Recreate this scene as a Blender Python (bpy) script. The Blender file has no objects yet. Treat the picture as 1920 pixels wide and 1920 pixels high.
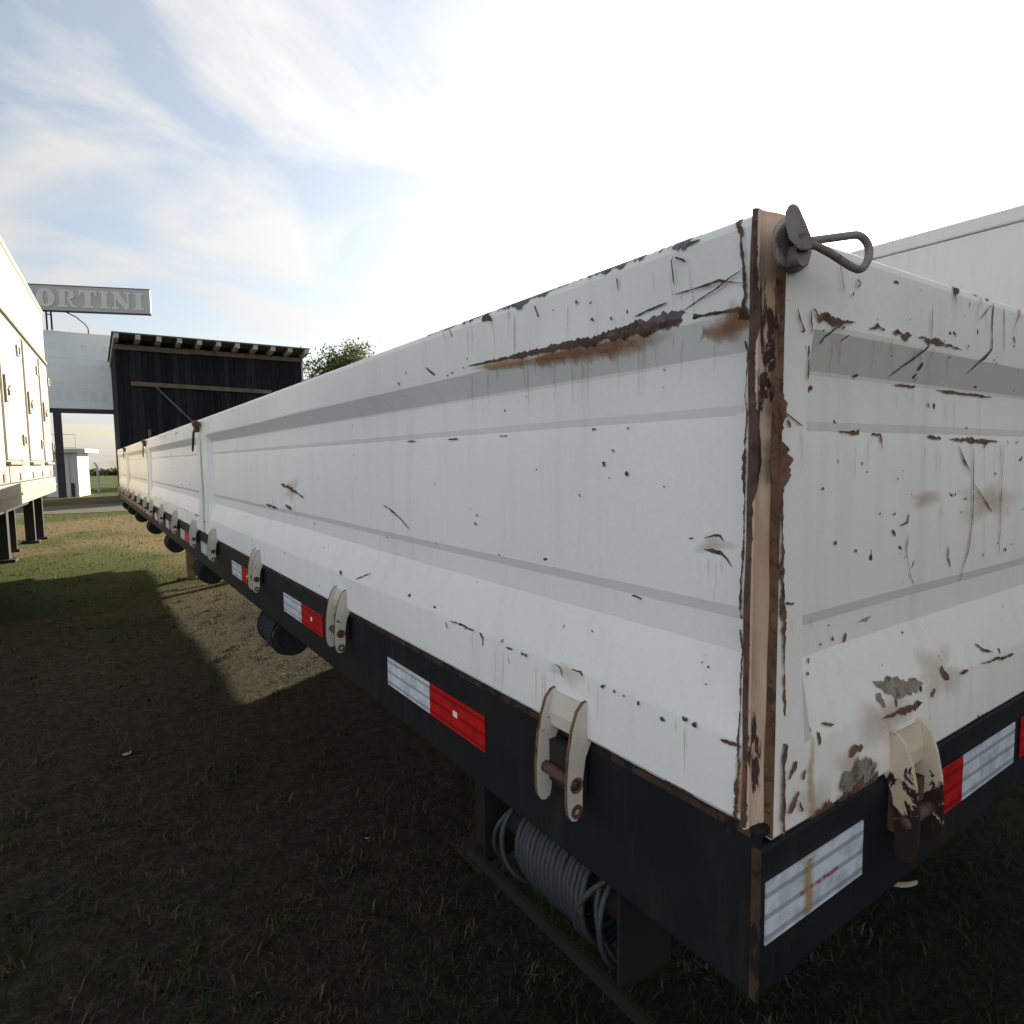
import bpy, math, random
import numpy as np
from mathutils import Vector, Matrix

# ------------------------------------------------------------------ camera
scene = bpy.context.scene
COL = scene.collection
FPX, CPX, HC = 1183.0, 960.0, 1.45          # focal length / centre in photo pixels, eye height in metres
d1 = np.array([146 - CPX, -(871 - CPX), -FPX]); d1 /= np.linalg.norm(d1)      # world +Y (along the body)
d2 = np.array([2692 - CPX, -(839 - CPX), -FPX]); d2 -= d1 * d1.dot(d2); d2 /= np.linalg.norm(d2)  # world +X
d3 = np.cross(d2, d1)
MW = np.stack([d2, d1, d3])
cam = bpy.data.cameras.new('camera'); cam_ob = bpy.data.objects.new('camera', cam); COL.objects.link(cam_ob)
cam.sensor_width = 36; cam.lens = 36 * FPX / 1920; cam.clip_start = 0.02; cam.clip_end = 3000
m4 = Matrix.Identity(4)
for i in range(3):
    for j in range(3):
        m4[i][j] = float(MW[i, j])
m4[2][3] = HC
cam_ob.matrix_world = m4
scene.camera = cam_ob

# ------------------------------------------------------------------ world, sun, exposure
SUN_AZ, SUN_EL = math.radians(60.3), math.radians(18.6)      # azimuth from +Y towards +X
SUN = Vector((math.sin(SUN_AZ) * math.cos(SUN_EL), math.cos(SUN_AZ) * math.cos(SUN_EL), math.sin(SUN_EL)))
w = bpy.data.worlds.new('World'); scene.world = w; w.use_nodes = True
nt = w.node_tree; nt.nodes.clear()
def wn(t, **k):
    n = nt.nodes.new(t)
    for a, v in k.items(): setattr(n, a, v)
    return n
def wl(a, b): nt.links.new(a, b)
def wmath(op, a, b=None):
    n = wn('ShaderNodeMath', operation=op)
    for i, v in enumerate((a, b)):
        if v is None: continue
        if isinstance(v, (int, float)): n.inputs[i].default_value = v
        else: wl(v, n.inputs[i])
    return n.outputs[0]
out = wn('ShaderNodeOutputWorld'); bg = wn('ShaderNodeBackground'); bg.inputs[1].default_value = 0.05
sky = wn('ShaderNodeTexSky'); sky.sky_type = 'NISHITA'; sky.sun_disc = False
sky.sun_elevation = SUN_EL; sky.sun_rotation = SUN_AZ; sky.dust_density = 1.6; sky.air_density = 1.0; sky.ozone_density = 1.0
tc = wn('ShaderNodeTexCoord'); sep = wn('ShaderNodeSeparateXYZ'); wl(tc.outputs['Generated'], sep.inputs[0])
den = wmath('ADD', wmath('MAXIMUM', sep.outputs[2], 0.0), 0.16)
cx = wmath('DIVIDE', sep.outputs[0], den); cy = wmath('DIVIDE', sep.outputs[1], den)
comb = wn('ShaderNodeCombineXYZ'); wl(cx, comb.inputs[0]); wl(cy, comb.inputs[1])
mp = wn('ShaderNodeMapping'); mp.inputs['Rotation'].default_value = (0, 0, math.radians(24)); mp.inputs['Scale'].default_value = (0.80, 1.05, 1)
mp.inputs['Location'].default_value = (0.0, 0.0, 0)
wl(comb.outputs[0], mp.inputs[0])
cn = wn('ShaderNodeTexNoise'); cn.inputs['Scale'].default_value = 1.45; cn.inputs['Detail'].default_value = 9; cn.inputs['Roughness'].default_value = 0.56; cn.inputs['Distortion'].default_value = 1.1
wl(mp.outputs[0], cn.inputs['Vector'])
cr = wn('ShaderNodeValToRGB'); cr.color_ramp.elements[0].position = 0.43; cr.color_ramp.elements[1].position = 0.62
cr.color_ramp.elements[0].color = (0.34, 0.34, 0.34, 1)
wl(cn.outputs[0], cr.inputs[0])
# thin cloud scatters sunlight forward: brighter towards the sun
dot = wn('ShaderNodeVectorMath', operation='DOT_PRODUCT'); wl(tc.outputs['Generated'], dot.inputs[0]); dot.inputs[1].default_value = SUN
dp = wmath('MAXIMUM', dot.outputs['Value'], 0.0)
back = wmath('MINIMUM', dot.outputs['Value'], 0.0)
glow = wmath('ADD', wmath('MULTIPLY', wmath('POWER', dp, 5.0), 0.6), wmath('MULTIPLY', wmath('POWER', dp, 40.0), 4.0))
glow = wmath('ADD', glow, wmath('MULTIPLY', wmath('MULTIPLY', dp, dp), 0.5))
lum = wmath('ADD', glow, wmath('ADD', wmath('MULTIPLY', wmath('MULTIPLY', back, back), 2.6), 0.74))   # forward and back scattering of thin cloud
cc = wn('ShaderNodeVectorMath', operation='SCALE'); cc.inputs[0].default_value = (4.6, 4.62, 4.6); wl(lum, cc.inputs['Scale'])
mx = wn('ShaderNodeMixRGB'); wl(cr.outputs[0], mx.inputs[0]); wl(sky.outputs[0], mx.inputs[1]); wl(cc.outputs[0], mx.inputs[2])
wl(mx.outputs[0], bg.inputs[0]); wl(bg.outputs[0], out.inputs[0])

sun = bpy.data.lights.new('sun', 'SUN'); sun.energy = 3.5; sun.angle = math.radians(0.7); sun.color = (1.0, 0.88, 0.70)
sun_ob = bpy.data.objects.new('sun', sun); COL.objects.link(sun_ob); sun_ob.location = (30, 17, 14)
sun_ob.rotation_euler = SUN.to_track_quat('Z', 'Y').to_euler()
scene.view_settings.view_transform = 'Standard'; scene.view_settings.look = 'None'
scene.view_settings.exposure = 1.88; scene.view_settings.gamma = 1.0; scene.view_settings.use_curve_mapping = False

# ------------------------------------------------------------------ helpers
rng = np.random.default_rng(7); random.seed(7)
def ray(x, y): return MW @ np.array([x - CPX, -(y - CPX), -FPX])
def on(x, y, axis, val):
    r = ray(x, y); o = np.array([0, 0, HC]); t = (val - o[axis]) / r[axis]; return o + t * r

ORG = {}
def tag(o, label, cat, group=None, kind=None):
    o['label'] = label; o['category'] = cat
    if group: o['group'] = group
    if kind: o['kind'] = kind
    return o
def empty(name, loc, rz=0.0):
    o = bpy.data.objects.new(name, None); COL.objects.link(o); o.location = loc; o.rotation_euler = (0, 0, rz)
    o.empty_display_size = 0.2
    ORG[o.name] = Vector(loc); return o
def link(name, me, mat=None, parent=None, org=(0, 0, 0), local=False):
    o = bpy.data.objects.new(name, me); COL.objects.link(o)
    if mat is not None and len(me.materials) == 0: me.materials.append(mat)
    org = Vector(org)
    if parent is not None:
        o.parent = parent
        o.location = org if local else org - ORG[parent.name]
    else: o.location = org
    ORG[o.name] = org if not local else (ORG[parent.name] + org if parent else org)
    return o
class MB:
    def __init__(s): s.v = []; s.f = []
    def quad_strip(s, rows, close=False):
        """rows: list of equal-length point lists -> grid of quads"""
        b = len(s.v); n = len(rows[0])
        for r in rows: s.v += [tuple(p) for p in r]
        for i in range(len(rows) - 1):
            for j in range(n - 1 if not close else n):
                k = (j + 1) % n
                s.f.append((b + i * n + j, b + i * n + k, b + (i + 1) * n + k, b + (i + 1) * n + j))
        return s
    def box(s, lo, hi):
        b = len(s.v); (x0, y0, z0), (x1, y1, z1) = lo, hi
        s.v += [(x0, y0, z0), (x1, y0, z0), (x1, y1, z0), (x0, y1, z0), (x0, y0, z1), (x1, y0, z1), (x1, y1, z1), (x0, y1, z1)]
        s.f += [(b, b + 3, b + 2, b + 1), (b + 4, b + 5, b + 6, b + 7), (b, b + 1, b + 5, b + 4), (b + 1, b + 2, b + 6, b + 5), (b + 2, b + 3, b + 7, b + 6), (b + 3, b, b + 4, b + 7)]
        return s
    def bar(s, p, q, wx, wy, up=(0, 0, 1)):
        p = Vector(p); q = Vector(q); d = (q - p).normalized(); u = Vector(up)
        if abs(d.dot(u)) > 0.95: u = Vector((1, 0, 0))
        a = d.cross(u).normalized(); c = a.cross(d).normalized(); b = len(s.v)
        for e in (p, q):
            for i, j in ((-1, -1), (1, -1), (1, 1), (-1, 1)):
                s.v.append(tuple(e + a * i * wx / 2 + c * j * wy / 2))
        s.f += [(b, b + 1, b + 2, b + 3), (b + 7, b + 6, b + 5, b + 4)] + [(b + i, b + 4 + i, b + 4 + (i + 1) % 4, b + (i + 1) % 4) for i in range(4)]
        return s
    def tube(s, pts, r, n=8, cap=True, closed=False):
        pts = [Vector(p) for p in pts]; b = len(s.v); m = len(pts); prev = None
        for i, p in enumerate(pts):
            if closed: d = (pts[(i + 1) % m] - pts[i - 1])
            else: d = (pts[min(i + 1, m - 1)] - pts[max(i - 1, 0)])
            d.normalize()
            if prev is None:
                a = d.cross(Vector((0, 0, 1)))
                if a.length < 0.05: a = d.cross(Vector((1, 0, 0)))
            else: a = prev - d * prev.dot(d)
            a.normalize(); c = d.cross(a); prev = a
            rr = r[i] if hasattr(r, '__len__') else r
            for k in range(n):
                t = 2 * math.pi * k / n
                s.v.append(tuple(p + (a * math.cos(t) + c * math.sin(t)) * rr))
        for i in range(m if closed else m - 1):
            i2 = (i + 1) % m
            for k in range(n):
                k2 = (k + 1) % n
                s.f.append((b + i * n + k, b + i * n + k2, b + i2 * n + k2, b + i2 * n + k))
        if cap and not closed:
            s.f.append(tuple(b + k for k in range(n))[::-1]); s.f.append(tuple(b + (m - 1) * n + k for k in range(n)))
        return s
    def prism(s, poly, fn, t0, t1):
        """poly of (a,b) 2-D points, fn(a,b,t)->xyz, between t0 and t1"""
        b = len(s.v); n = len(poly)
        for t in (t0, t1): s.v += [tuple(fn(a, c, t)) for a, c in poly]
        s.f.append(tuple(b + i for i in range(n))); s.f.append(tuple(b + n + i for i in range(n))[::-1])
        for i in range(n):
            j = (i + 1) % n; s.f.append((b + j, b + i, b + n + i, b + n + j))
        return s
    def mesh(s, name='mesh', smooth=False, flip_check=True):
        me = bpy.data.meshes.new(name); me.from_pydata(s.v, [], s.f); me.update()
        if smooth: me.shade_smooth()
        return me
    def build(s, name, mat, parent=None, org=None, smooth=False, bevel=0.0, recalc=True):
        me = s.mesh(name, smooth)
        if recalc:
            import bmesh
            bm = bmesh.new(); bm.from_mesh(me); bmesh.ops.recalc_face_normals(bm, faces=bm.faces); bm.to_mesh(me); bm.free()
            if smooth: me.shade_smooth()
        if org is not None:
            me.transform(Matrix.Translation(-Vector(org)))
        o = link(name, me, mat, parent, org or (0, 0, 0))
        if bevel:
            md = o.modifiers.new('bevel', 'BEVEL'); md.width = bevel; md.segments = 2; md.limit_method = 'ANGLE'; md.angle_limit = math.radians(40)
        return o
def disc_ring(c, nrm, r0, r1, th, n=20):
    """annular washer mesh appended around centre c (axis nrm)"""
    m = MB(); c = Vector(c); nrm = Vector(nrm).normalized(); a = nrm.cross(Vector((0, 0, 1))); a.normalize(); b = nrm.cross(a)
    P = lambda r, k, t: c + (a * math.cos(2 * math.pi * k / n) + b * math.sin(2 * math.pi * k / n)) * r + nrm * t
    rows = [[P(r, k, t) for k in range(n)] for r, t in ((r1, 0), (r1, th), (r0, th), (r0, 0))]
    m.quad_strip(rows, close=True); return m
def cyl(c, nrm, r, th, n=20):
    m = MB(); c = Vector(c); m.tube([c, c + Vector(nrm).normalized() * th], r, n); return m

# ------------------------------------------------------------------ materials
def mat_new(name):
    m = bpy.data.materials.new(name); m.use_nodes = True; t = m.node_tree; p = t.nodes['Principled BSDF']; return m, t, p
class G:
    """tiny node builder"""
    def __init__(s, t): s.t = t; s.co = None
    def n(s, typ, **k):
        x = s.t.nodes.new(typ)
        for a, v in k.items(): setattr(x, a, v)
        return x
    def l(s, a, b): s.t.links.new(a, b)
    def coord(s, scale=(1, 1, 1), kind='Object'):
        tc = s.n('ShaderNodeTexCoord'); m = s.n('ShaderNodeMapping'); m.inputs['Scale'].default_value = scale
        s.l(tc.outputs[kind], m.inputs[0]); return m.outputs[0]
    def geo(s, scale=(1, 1, 1)):
        tc = s.n('ShaderNodeNewGeometry'); m = s.n('ShaderNodeMapping'); m.inputs['Scale'].default_value = scale
        s.l(tc.outputs['Position'], m.inputs[0]); return m.outputs[0]
    def noise(s, v, scale, detail=5, rough=0.6, dist=0.0):
        x = s.n('ShaderNodeTexNoise'); x.inputs['Scale'].default_value = scale; x.inputs['Detail'].default_value = detail
        x.inputs['Roughness'].default_value = rough; x.inputs['Distortion'].default_value = dist; s.l(v, x.inputs['Vector']); return x.outputs[0]
    def ramp(s, f, stops, interp='LINEAR'):
        x = s.n('ShaderNodeValToRGB'); e = x.color_ramp.elements; x.color_ramp.interpolation = interp
        while len(e) < len(stops): e.new(0.5)
        for i, (p, c) in enumerate(stops):
            e[i].position = p; e[i].color = (c, c, c, 1) if isinstance(c, (int, float)) else (*c, 1)
        s.l(f, x.inputs[0]); return x.outputs[0]
    def mix(s, f, a, b, blend='MIX'):
        x = s.n('ShaderNodeMixRGB', blend_type=blend)
        for i, v in enumerate((f, a, b)):
            if isinstance(v, (int, float)): x.inputs[i].default_value = v if i == 0 else (v, v, v, 1)
            elif isinstance(v, tuple): x.inputs[i].default_value = (*v, 1)
            else: s.l(v, x.inputs[i])
        return x.outputs[0]
    def math(s, op, a, b=None):
        x = s.n('ShaderNodeMath', operation=op)
        for i, v in enumerate((a, b)):
            if v is None: continue
            if isinstance(v, (int, float)): x.inputs[i].default_value = v
            else: s.l(v, x.inputs[i])
        return x.outputs[0]
    def bump(s, h, strength, dist, p):
        b = s.n('ShaderNodeBump'); b.inputs['Strength'].default_value = strength; b.inputs['Distance'].default_value = dist
        s.l(h, b.inputs['Height']); s.l(b.outputs[0], p.inputs['Normal'])
def simple(name, col, rough=0.6, metal=0.0, var=0.25, scale=8.0, bump=0.0, spec=0.4, stretch=(1, 1, 1)):
    m, t, p = mat_new(name); g = G(t); v = g.geo(stretch); f = g.noise(v, scale, 6)
    a = tuple(c * (1 - var) for c in col); b = tuple(min(1, c * (1 + var)) for c in col)
    g.l(g.ramp(f, [(0.3, a), (0.7, b)]), p.inputs['Base Color'])
    p.inputs['Roughness'].default_value = rough; p.inputs['Metallic'].default_value = metal; p.inputs['Specular IOR Level'].default_value = spec
    if bump: g.bump(f, 0.5, bump, p)
    return m
def white_paint(name, base, dirt, chips=0.0, seed=0.0):
    m, t, p = mat_new(name); g = G(t); v = g.geo()
    mp = g.n('ShaderNodeMapping'); mp.inputs['Location'].default_value = (seed, seed, seed); g.l(v, mp.inputs[0]); v = mp.outputs[0]
    big = g.noise(v, 1.7, 4, 0.55)
    c = g.mix(g.ramp(big, [(0.35, 0.0), (0.75, 0.55)]), base, dirt)
    st = g.n('ShaderNodeMapping'); st.inputs['Scale'].default_value = (14, 14, 0.9); g.l(v, st.inputs[0])
    streak = g.noise(st.outputs[0], 1.6, 5, 0.65)
    c = g.mix(g.ramp(streak, [(0.52, 0.0), (0.8, 0.34)]), c, tuple(d * 0.72 for d in dirt))
    fine = g.noise(v, 160, 3, 0.7)
    c = g.mix(g.ramp(fine, [(0.45, 0.0), (0.75, 0.10)]), c, tuple(d * 0.6 for d in dirt))
    if chips:
        ch = g.noise(v, 55, 2, 0.5, 0.4); dens = g.noise(v, 3.0, 3, 0.6)
        f = g.math('ADD', ch, g.math('MULTIPLY', dens, 0.16))
        f = g.ramp(f, [(0.855 - chips, 0.0), (0.868 - chips, 1.0)])
        c = g.mix(f, c, (0.085, 0.055, 0.04))
    g.l(c, p.inputs['Base Color']); p.inputs['Roughness'].default_value = 0.5
    p.inputs['Specular IOR Level'].default_value = 0.25
    g.bump(g.noise(v, 9, 3, 0.5), 0.25, 0.004, p)
    return m
M = {}
M['panel'] = white_paint('white_enamel_side', (0.80, 0.80, 0.80), (0.69, 0.69, 0.67), 0.015)
M['rear'] = white_paint('white_enamel_rear', (0.84, 0.80, 0.75), (0.73, 0.68, 0.61), 0.03, 4.0)
M['hinge'] = white_paint('white_enamel_hinge', (0.60, 0.57, 0.52), (0.44, 0.35, 0.25), 0.08, 9.0)
M['boxwhite'] = white_paint('cream_box_skin', (0.40, 0.385, 0.335), (0.37, 0.35, 0.30), 0.0, 2.0)
M['boxgrey'] = white_paint('grey_white_box_skin', (0.70, 0.70, 0.71), (0.62, 0.62, 0.62), 0.0, 12.0)
def rusty(name, paint, stain, dark, lo, hi, stretch=(1, 1, 0.35), scale=26):
    m, t, p = mat_new(name); g = G(t); v = g.geo(stretch)
    a = g.noise(v, scale * 0.45, 5, 0.6); b = g.noise(v, scale, 7, 0.68, 0.5)
    c = g.mix(g.ramp(a, [(0.36, 0.0), (0.66, 1.0)]), paint, stain)
    f = g.ramp(b, [(lo, 0.0), (hi, 1.0)])
    c = g.mix(f, c, dark)
    g.l(c, p.inputs['Base Color']); p.inputs['Roughness'].default_value = 0.75; p.inputs['Specular IOR Level'].default_value = 0.2
    g.bump(b, 0.5, 0.003, p); return m
M['post'] = rusty('rusting_cream_post', (0.72, 0.58, 0.47), (0.45, 0.25, 0.145), (0.075, 0.042, 0.033), 0.625, 0.645, (1, 1, 0.22), 34)
def rear_hinge_mat():
    m, t, p = mat_new('rusted_hinge_plates'); g = G(t); v = g.geo((1, 1, 0.8)); pos = g.n('ShaderNodeNewGeometry'); sx = g.n('ShaderNodeSeparateXYZ'); g.l(pos.outputs['Position'], sx.inputs[0])
    a = g.noise(v, 14, 5, 0.6); b = g.noise(v, 34, 7, 0.7, 0.6)
    c = g.mix(g.ramp(a, [(0.36, 0.0), (0.66, 0.7)]), (0.60, 0.53, 0.42), (0.42, 0.26, 0.12))
    low = g.math('MULTIPLY', g.math('SUBTRACT', 1.075, sx.outputs[2]), 3.2)          # flaking is worst at the lower ends
    low = g.math('MINIMUM', g.math('MAXIMUM', low, -0.10), 0.14)
    f = g.ramp(g.math('ADD', b, low), [(0.525, 0.0), (0.545, 1.0)])
    c = g.mix(f, c, (0.030, 0.017, 0.014)); g.l(c, p.inputs['Base Color']); p.inputs['Roughness'].default_value = 0.75; p.inputs['Specular IOR Level'].default_value = 0.2
    g.bump(b, 0.5, 0.002, p); return m
M['rearhinge'] = rear_hinge_mat()
M['rust'] = rusty('dark_rust', (0.125, 0.078, 0.058), (0.09, 0.052, 0.04), (0.06, 0.04, 0.035), 0.5, 0.6, (1, 1, 1), 60)
M['rustedge'] = rusty('brown_rust', (0.19, 0.105, 0.065), (0.12, 0.065, 0.042), (0.06, 0.036, 0.028), 0.5, 0.62, (1, 1, 1), 70)
M['cornerrust'] = rusty('flaking_black_corner', (0.075, 0.045, 0.03), (0.04, 0.026, 0.02), (0.015, 0.013, 0.013), 0.47, 0.55, (1, 1, 0.5), 60)
M['scuff'] = rusty('bare_metal_scuff', (0.30, 0.26, 0.22), (0.20, 0.16, 0.13), (0.11, 0.08, 0.06), 0.52, 0.6, (1, 1, 1), 90)
M['primer'] = simple('worn_grey_primer', (0.11, 0.11, 0.125), 0.6, 0, 0.35, 40)
M['steel'] = rusty('grimy_latch_steel', (0.30, 0.28, 0.27), (0.17, 0.145, 0.13), (0.08, 0.065, 0.06), 0.55, 0.65, (1, 1, 1), 40)
M['black'] = None
def black_paint():
    m, t, p = mat_new('black_chassis_paint'); g = G(t); v = g.geo()
    n1 = g.noise(v, 5, 6, 0.6); st = g.geo((9, 9, 1.2)); n2 = g.noise(st, 3.0, 6, 0.7)
    c = g.mix(g.ramp(n1, [(0.4, 0.0), (0.75, 0.5)]), (0.010, 0.011, 0.014), (0.030, 0.026, 0.022))
    c = g.mix(g.ramp(n2, [(0.52, 0.0), (0.75, 0.55)]), c, (0.050, 0.038, 0.030))
    sp = g.noise(v, 90, 4, 0.6, 0.5); c = g.mix(g.ramp(sp, [(0.70, 0.0), (0.74, 0.7)]), c, (0.06, 0.04, 0.03))
    g.l(c, p.inputs['Base Color']); p.inputs['Roughness'].default_value = 0.55; p.inputs['Specular IOR Level'].default_value = 0.18
    g.bump(n2, 0.3, 0.002, p); return m
M['black'] = black_paint()
M['dusty'] = simple('grimy_guard_bar', (0.007, 0.006, 0.006), 0.85, 0, 0.5, 14)
M['iron'] = simple('dark_rusty_iron', (0.020, 0.015, 0.013), 0.8, 0, 0.5, 30, 0.002)
M['legpaint'] = simple('faded_ochre_leg', (0.16, 0.13, 0.08), 0.8, 0, 0.35, 12)
M['rope'] = simple('grey_wire_rope', (0.036, 0.042, 0.048), 0.6, 0.2, 0.25, 120)
M['blackrope'] = simple('black_strap_rope', (0.012, 0.012, 0.014), 0.75, 0, 0.4, 60)
M['deck'] = simple('weathered_deck_plank', (0.16, 0.12, 0.08), 0.85, 0, 0.4, 6, 0.003, 0.3, (8, 0.6, 8))
def stripes(name, a, b, per, z0):
    m, t, p = mat_new(name); g = G(t); v = g.coord((1, 1, 1))
    s = g.n('ShaderNodeSeparateXYZ'); g.l(v, s.inputs[0])
    f = g.math('FRACT', g.math('DIVIDE', g.math('ADD', s.outputs[2], z0), per))
    c = g.ramp(f, [(0.0, a), (0.30, a), (0.36, b), (0.56, b), (0.62, a)])
    n = g.noise(g.geo(), 40, 5); c = g.mix(g.ramp(n, [(0.42, 0.0), (0.72, 0.6)]), c, tuple(x * 0.5 for x in b))
    g.l(c, p.inputs['Base Color']); p.inputs['Roughness'].default_value = 0.35; return m
M['refwhite'] = stripes('white_reflective_tape', (0.66, 0.69, 0.74), (0.34, 0.38, 0.44), 0.0215, 0.003)
M['refred'] = stripes('red_reflective_tape', (0.52, 0.012, 0.014), (0.30, 0.006, 0.010), 0.0215, 0.003)
M['refclean'] = simple('print_white', (0.75, 0.72, 0.72), 0.5, 0, 0.05)
M['refink'] = simple('print_red', (0.40, 0.06, 0.07), 0.5, 0, 0.1)
def stain_mat(name, col, strength):
    m, t, p = mat_new(name); g = G(t)
    at = g.n('ShaderNodeAttribute'); at.attribute_name = 'fade'
    n = g.noise(g.geo((1, 1, 0.6)), 35, 6, 0.65); f = g.math('MULTIPLY', at.outputs['Fac'], g.ramp(n, [(0.25, 0.35), (0.65, 1.0)]))
    f = g.math('MULTIPLY', f, strength)
    p.inputs['Base Color'].default_value = (*col, 1); p.inputs['Roughness'].default_value = 0.8; g.l(f, p.inputs['Alpha']); return m
M['stain'] = stain_mat('orange_rust_stain', (0.38, 0.19, 0.10), 0.95)
M['faint'] = stain_mat('faint_rust_stain', (0.42, 0.26, 0.13), 0.42)
M['drip'] = stain_mat('thin_rust_drip', (0.44, 0.28, 0.15), 0.40)
M['runstain'] = stain_mat('ochre_run_stain', (0.42, 0.24, 0.06), 0.8)
M['grime'] = stain_mat('grey_grime', (0.22, 0.20, 0.18), 0.6)

# ================================================================== GROUND
def vnoise(x, y, seed=0):
    """cheap smooth value noise"""
    xi = np.floor(x).astype(int); yi = np.floor(y).astype(int); fx = x - xi; fy = y - yi
    fx = fx * fx * (3 - 2 * fx); fy = fy * fy * (3 - 2 * fy)
    def h(a, b):
        s = np.sin(a * 127.1 + b * 311.7 + seed * 74.7) * 43758.5453; return s - np.floor(s)
    return (h(xi, yi) * (1 - fx) + h(xi + 1, yi) * fx) * (1 - fy) + (h(xi, yi + 1) * (1 - fx) + h(xi + 1, yi + 1) * fx) * fy
def fbm(x, y, seed=0, o=4):
    s = 0; a = 0.5
    for i in range(o): s = s + a * vnoise(x * 2 ** i, y * 2 ** i, seed + i); a *= 0.5
    return s / (1 - 0.5 ** o)
def height(x, y):
    near = np.clip((14 - np.abs(y)) / 6, 0, 1) * np.clip((12 - np.abs(x)) / 5, 0, 1)
    h = (fbm(x * 1.1, y * 1.1, 3) - 0.5) * 0.06 * near
    return h - np.clip(y - 45, 0, 400) * 0.011
def greenness(x, y):
    f = fbm(x * 0.45 + 5, y * 0.45, 11)
    g = (f - 0.47) * 3.2
    g += 0.85 * np.exp(-((y - 10.2) / 1.7) ** 2) * np.clip((1.2 - x) / 1.2, 0, 1) + 0.18 * np.clip((y - 9) / 3, 0, 1) - 0.2 * np.clip((y - 12.5) / 2, 0, 1) * np.clip((22 - y) / 3, 0, 1)        # greener strip beside the body
    g += 0.45 * np.exp(-((x - 1.5) / 0.3) ** 2 - ((y - 6.2) / 0.8) ** 2) - 0.9 * np.exp(-((x - 1.2) / 0.8) ** 2 - ((y - 5.5) / 3.0) ** 2)
    g += 0.5 * np.clip((0.2 - y) / 2 + np.clip(x - 0.6, 0, 2) * 0.6, 0, 1)
    g += np.clip((y - 36) / 6, 0, 1) * 0.8
    return np.clip(g + 0.12, 0, 1)
def graded(a, b, c, n, p):
    t = np.linspace(-1, 1, n); s = np.sign(t) * np.abs(t) ** p; return np.where(s < 0, c + s * (c - a), c + s * (b - c))
gx = graded(-500, 500, 0.5, 241, 3.6); gy = graded(-300, 700, 5.5, 281, 3.4)
GX, GY = np.meshgrid(gx, gy); GZ = height(GX, GY)
nx, ny = len(gx), len(gy)
co = np.stack([GX.ravel(), GY.ravel(), GZ.ravel()], 1)
ii, jj = np.meshgrid(np.arange(nx - 1), np.arange(ny - 1)); q = (jj * nx + ii).ravel()
fa = np.stack([q, q + 1, q + nx + 1, q + nx], 1)
def np_mesh(name, co, fa):
    me = bpy.data.meshes.new(name); k = fa.shape[1]
    me.vertices.add(len(co)); me.vertices.foreach_set('co', co.astype(np.float32).ravel())
    me.loops.add(fa.size); me.loops.foreach_set('vertex_index', fa.astype(np.int32).ravel())
    me.polygons.add(len(fa)); me.polygons.foreach_set('loop_start', np.arange(0, fa.size, k, dtype=np.int32))
    me.update(calc_edges=True); return me
me = np_mesh('ground', co, fa)
at = me.attributes.new('green', 'FLOAT', 'POINT'); at.data.foreach_set('value', greenness(GX.ravel(), GY.ravel()).astype(np.float32))
def soil_shade(x, y):
    """1 over the trodden, darker leaf-littered yard beside the body, with its shade painted in, 0 out in the mown field"""
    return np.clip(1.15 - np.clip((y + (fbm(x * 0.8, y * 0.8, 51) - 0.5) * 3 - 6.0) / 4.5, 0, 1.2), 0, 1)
at = me.attributes.new('soil_shade', 'FLOAT', 'POINT'); at.data.foreach_set('value', soil_shade(GX.ravel(), GY.ravel()).astype(np.float32))
def ground_mat():
    m, t, p = mat_new('dry_mown_grass_ground'); g = G(t); v = g.geo()
    at = g.n('ShaderNodeAttribute'); at.attribute_name = 'green'
    n1 = g.noise(v, 2.6, 8, 0.7); n2 = g.noise(v, 16, 7, 0.75); n3 = g.noise(v, 70, 4, 0.7)
    dry = g.ramp(n2, [(0.32, (0.085, 0.066, 0.030)), (0.5, (0.19, 0.152, 0.072)), (0.68, (0.33, 0.27, 0.14))])
    grn = g.ramp(n2, [(0.32, (0.03, 0.042, 0.010)), (0.55, (0.09, 0.115, 0.030)), (0.72, (0.17, 0.18, 0.055))])
    f = g.math('ADD', at.outputs['Fac'], g.math('MULTIPLY', g.math('SUBTRACT', n1, 0.5), 0.9))
    c = g.mix(g.ramp(f, [(0.15, 0.0), (0.7, 1.0)]), dry, grn)
    c = g.mix(g.ramp(n3, [(0.3, 0.75), (0.6, 0.0)]), c, (0.028, 0.02, 0.012))
    ax = g.n('ShaderNodeAttribute'); ax.attribute_name = 'soil_shade'
    c = g.mix(ax.outputs['Fac'], c, g.mix(1.0, c, (0.25, 0.29, 0.36), 'MULTIPLY'))  # dark litter tone plus bluish shade multiplied into the ground colour
    g.l(c, p.inputs['Base Color']); p.inputs['Roughness'].default_value = 0.95; p.inputs['Specular IOR Level'].default_value = 0.1
    g.bump(g.math('ADD', n2, n3), 0.8, 0.04, p); return m
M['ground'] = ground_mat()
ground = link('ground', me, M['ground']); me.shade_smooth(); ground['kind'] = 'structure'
ground['label'] = 'dry mown grass ground of the yard'
# dirt track crossing in front of the shed
M['dirt'] = simple('grey_dirt', (0.085, 0.072, 0.052), 0.95, 0, 0.3, 3, 0.02)
tb = MB(); xs = np.linspace(-40, 60, 120)
e0 = 23.0 + (fbm(xs * 0.5, xs * 0, 5) - 0.5) * 1.4 ; e1 = 27.2 + (fbm(xs * 0.5, xs * 0 + 9, 8) - 0.5) * 1.6
tb.quad_strip([[(x, a, 0.012) for x, a in zip(xs, e0)], [(x, (a + b) / 2, 0.012) for x, a, b in zip(xs, e0, e1)], [(x, b, 0.012) for x, b in zip(xs, e1)]])
o = tb.build('dirt_track', M['dirt']); o['kind'] = 'structure'; o['label'] = 'grey dirt track crossing before the dark shed'

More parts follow.
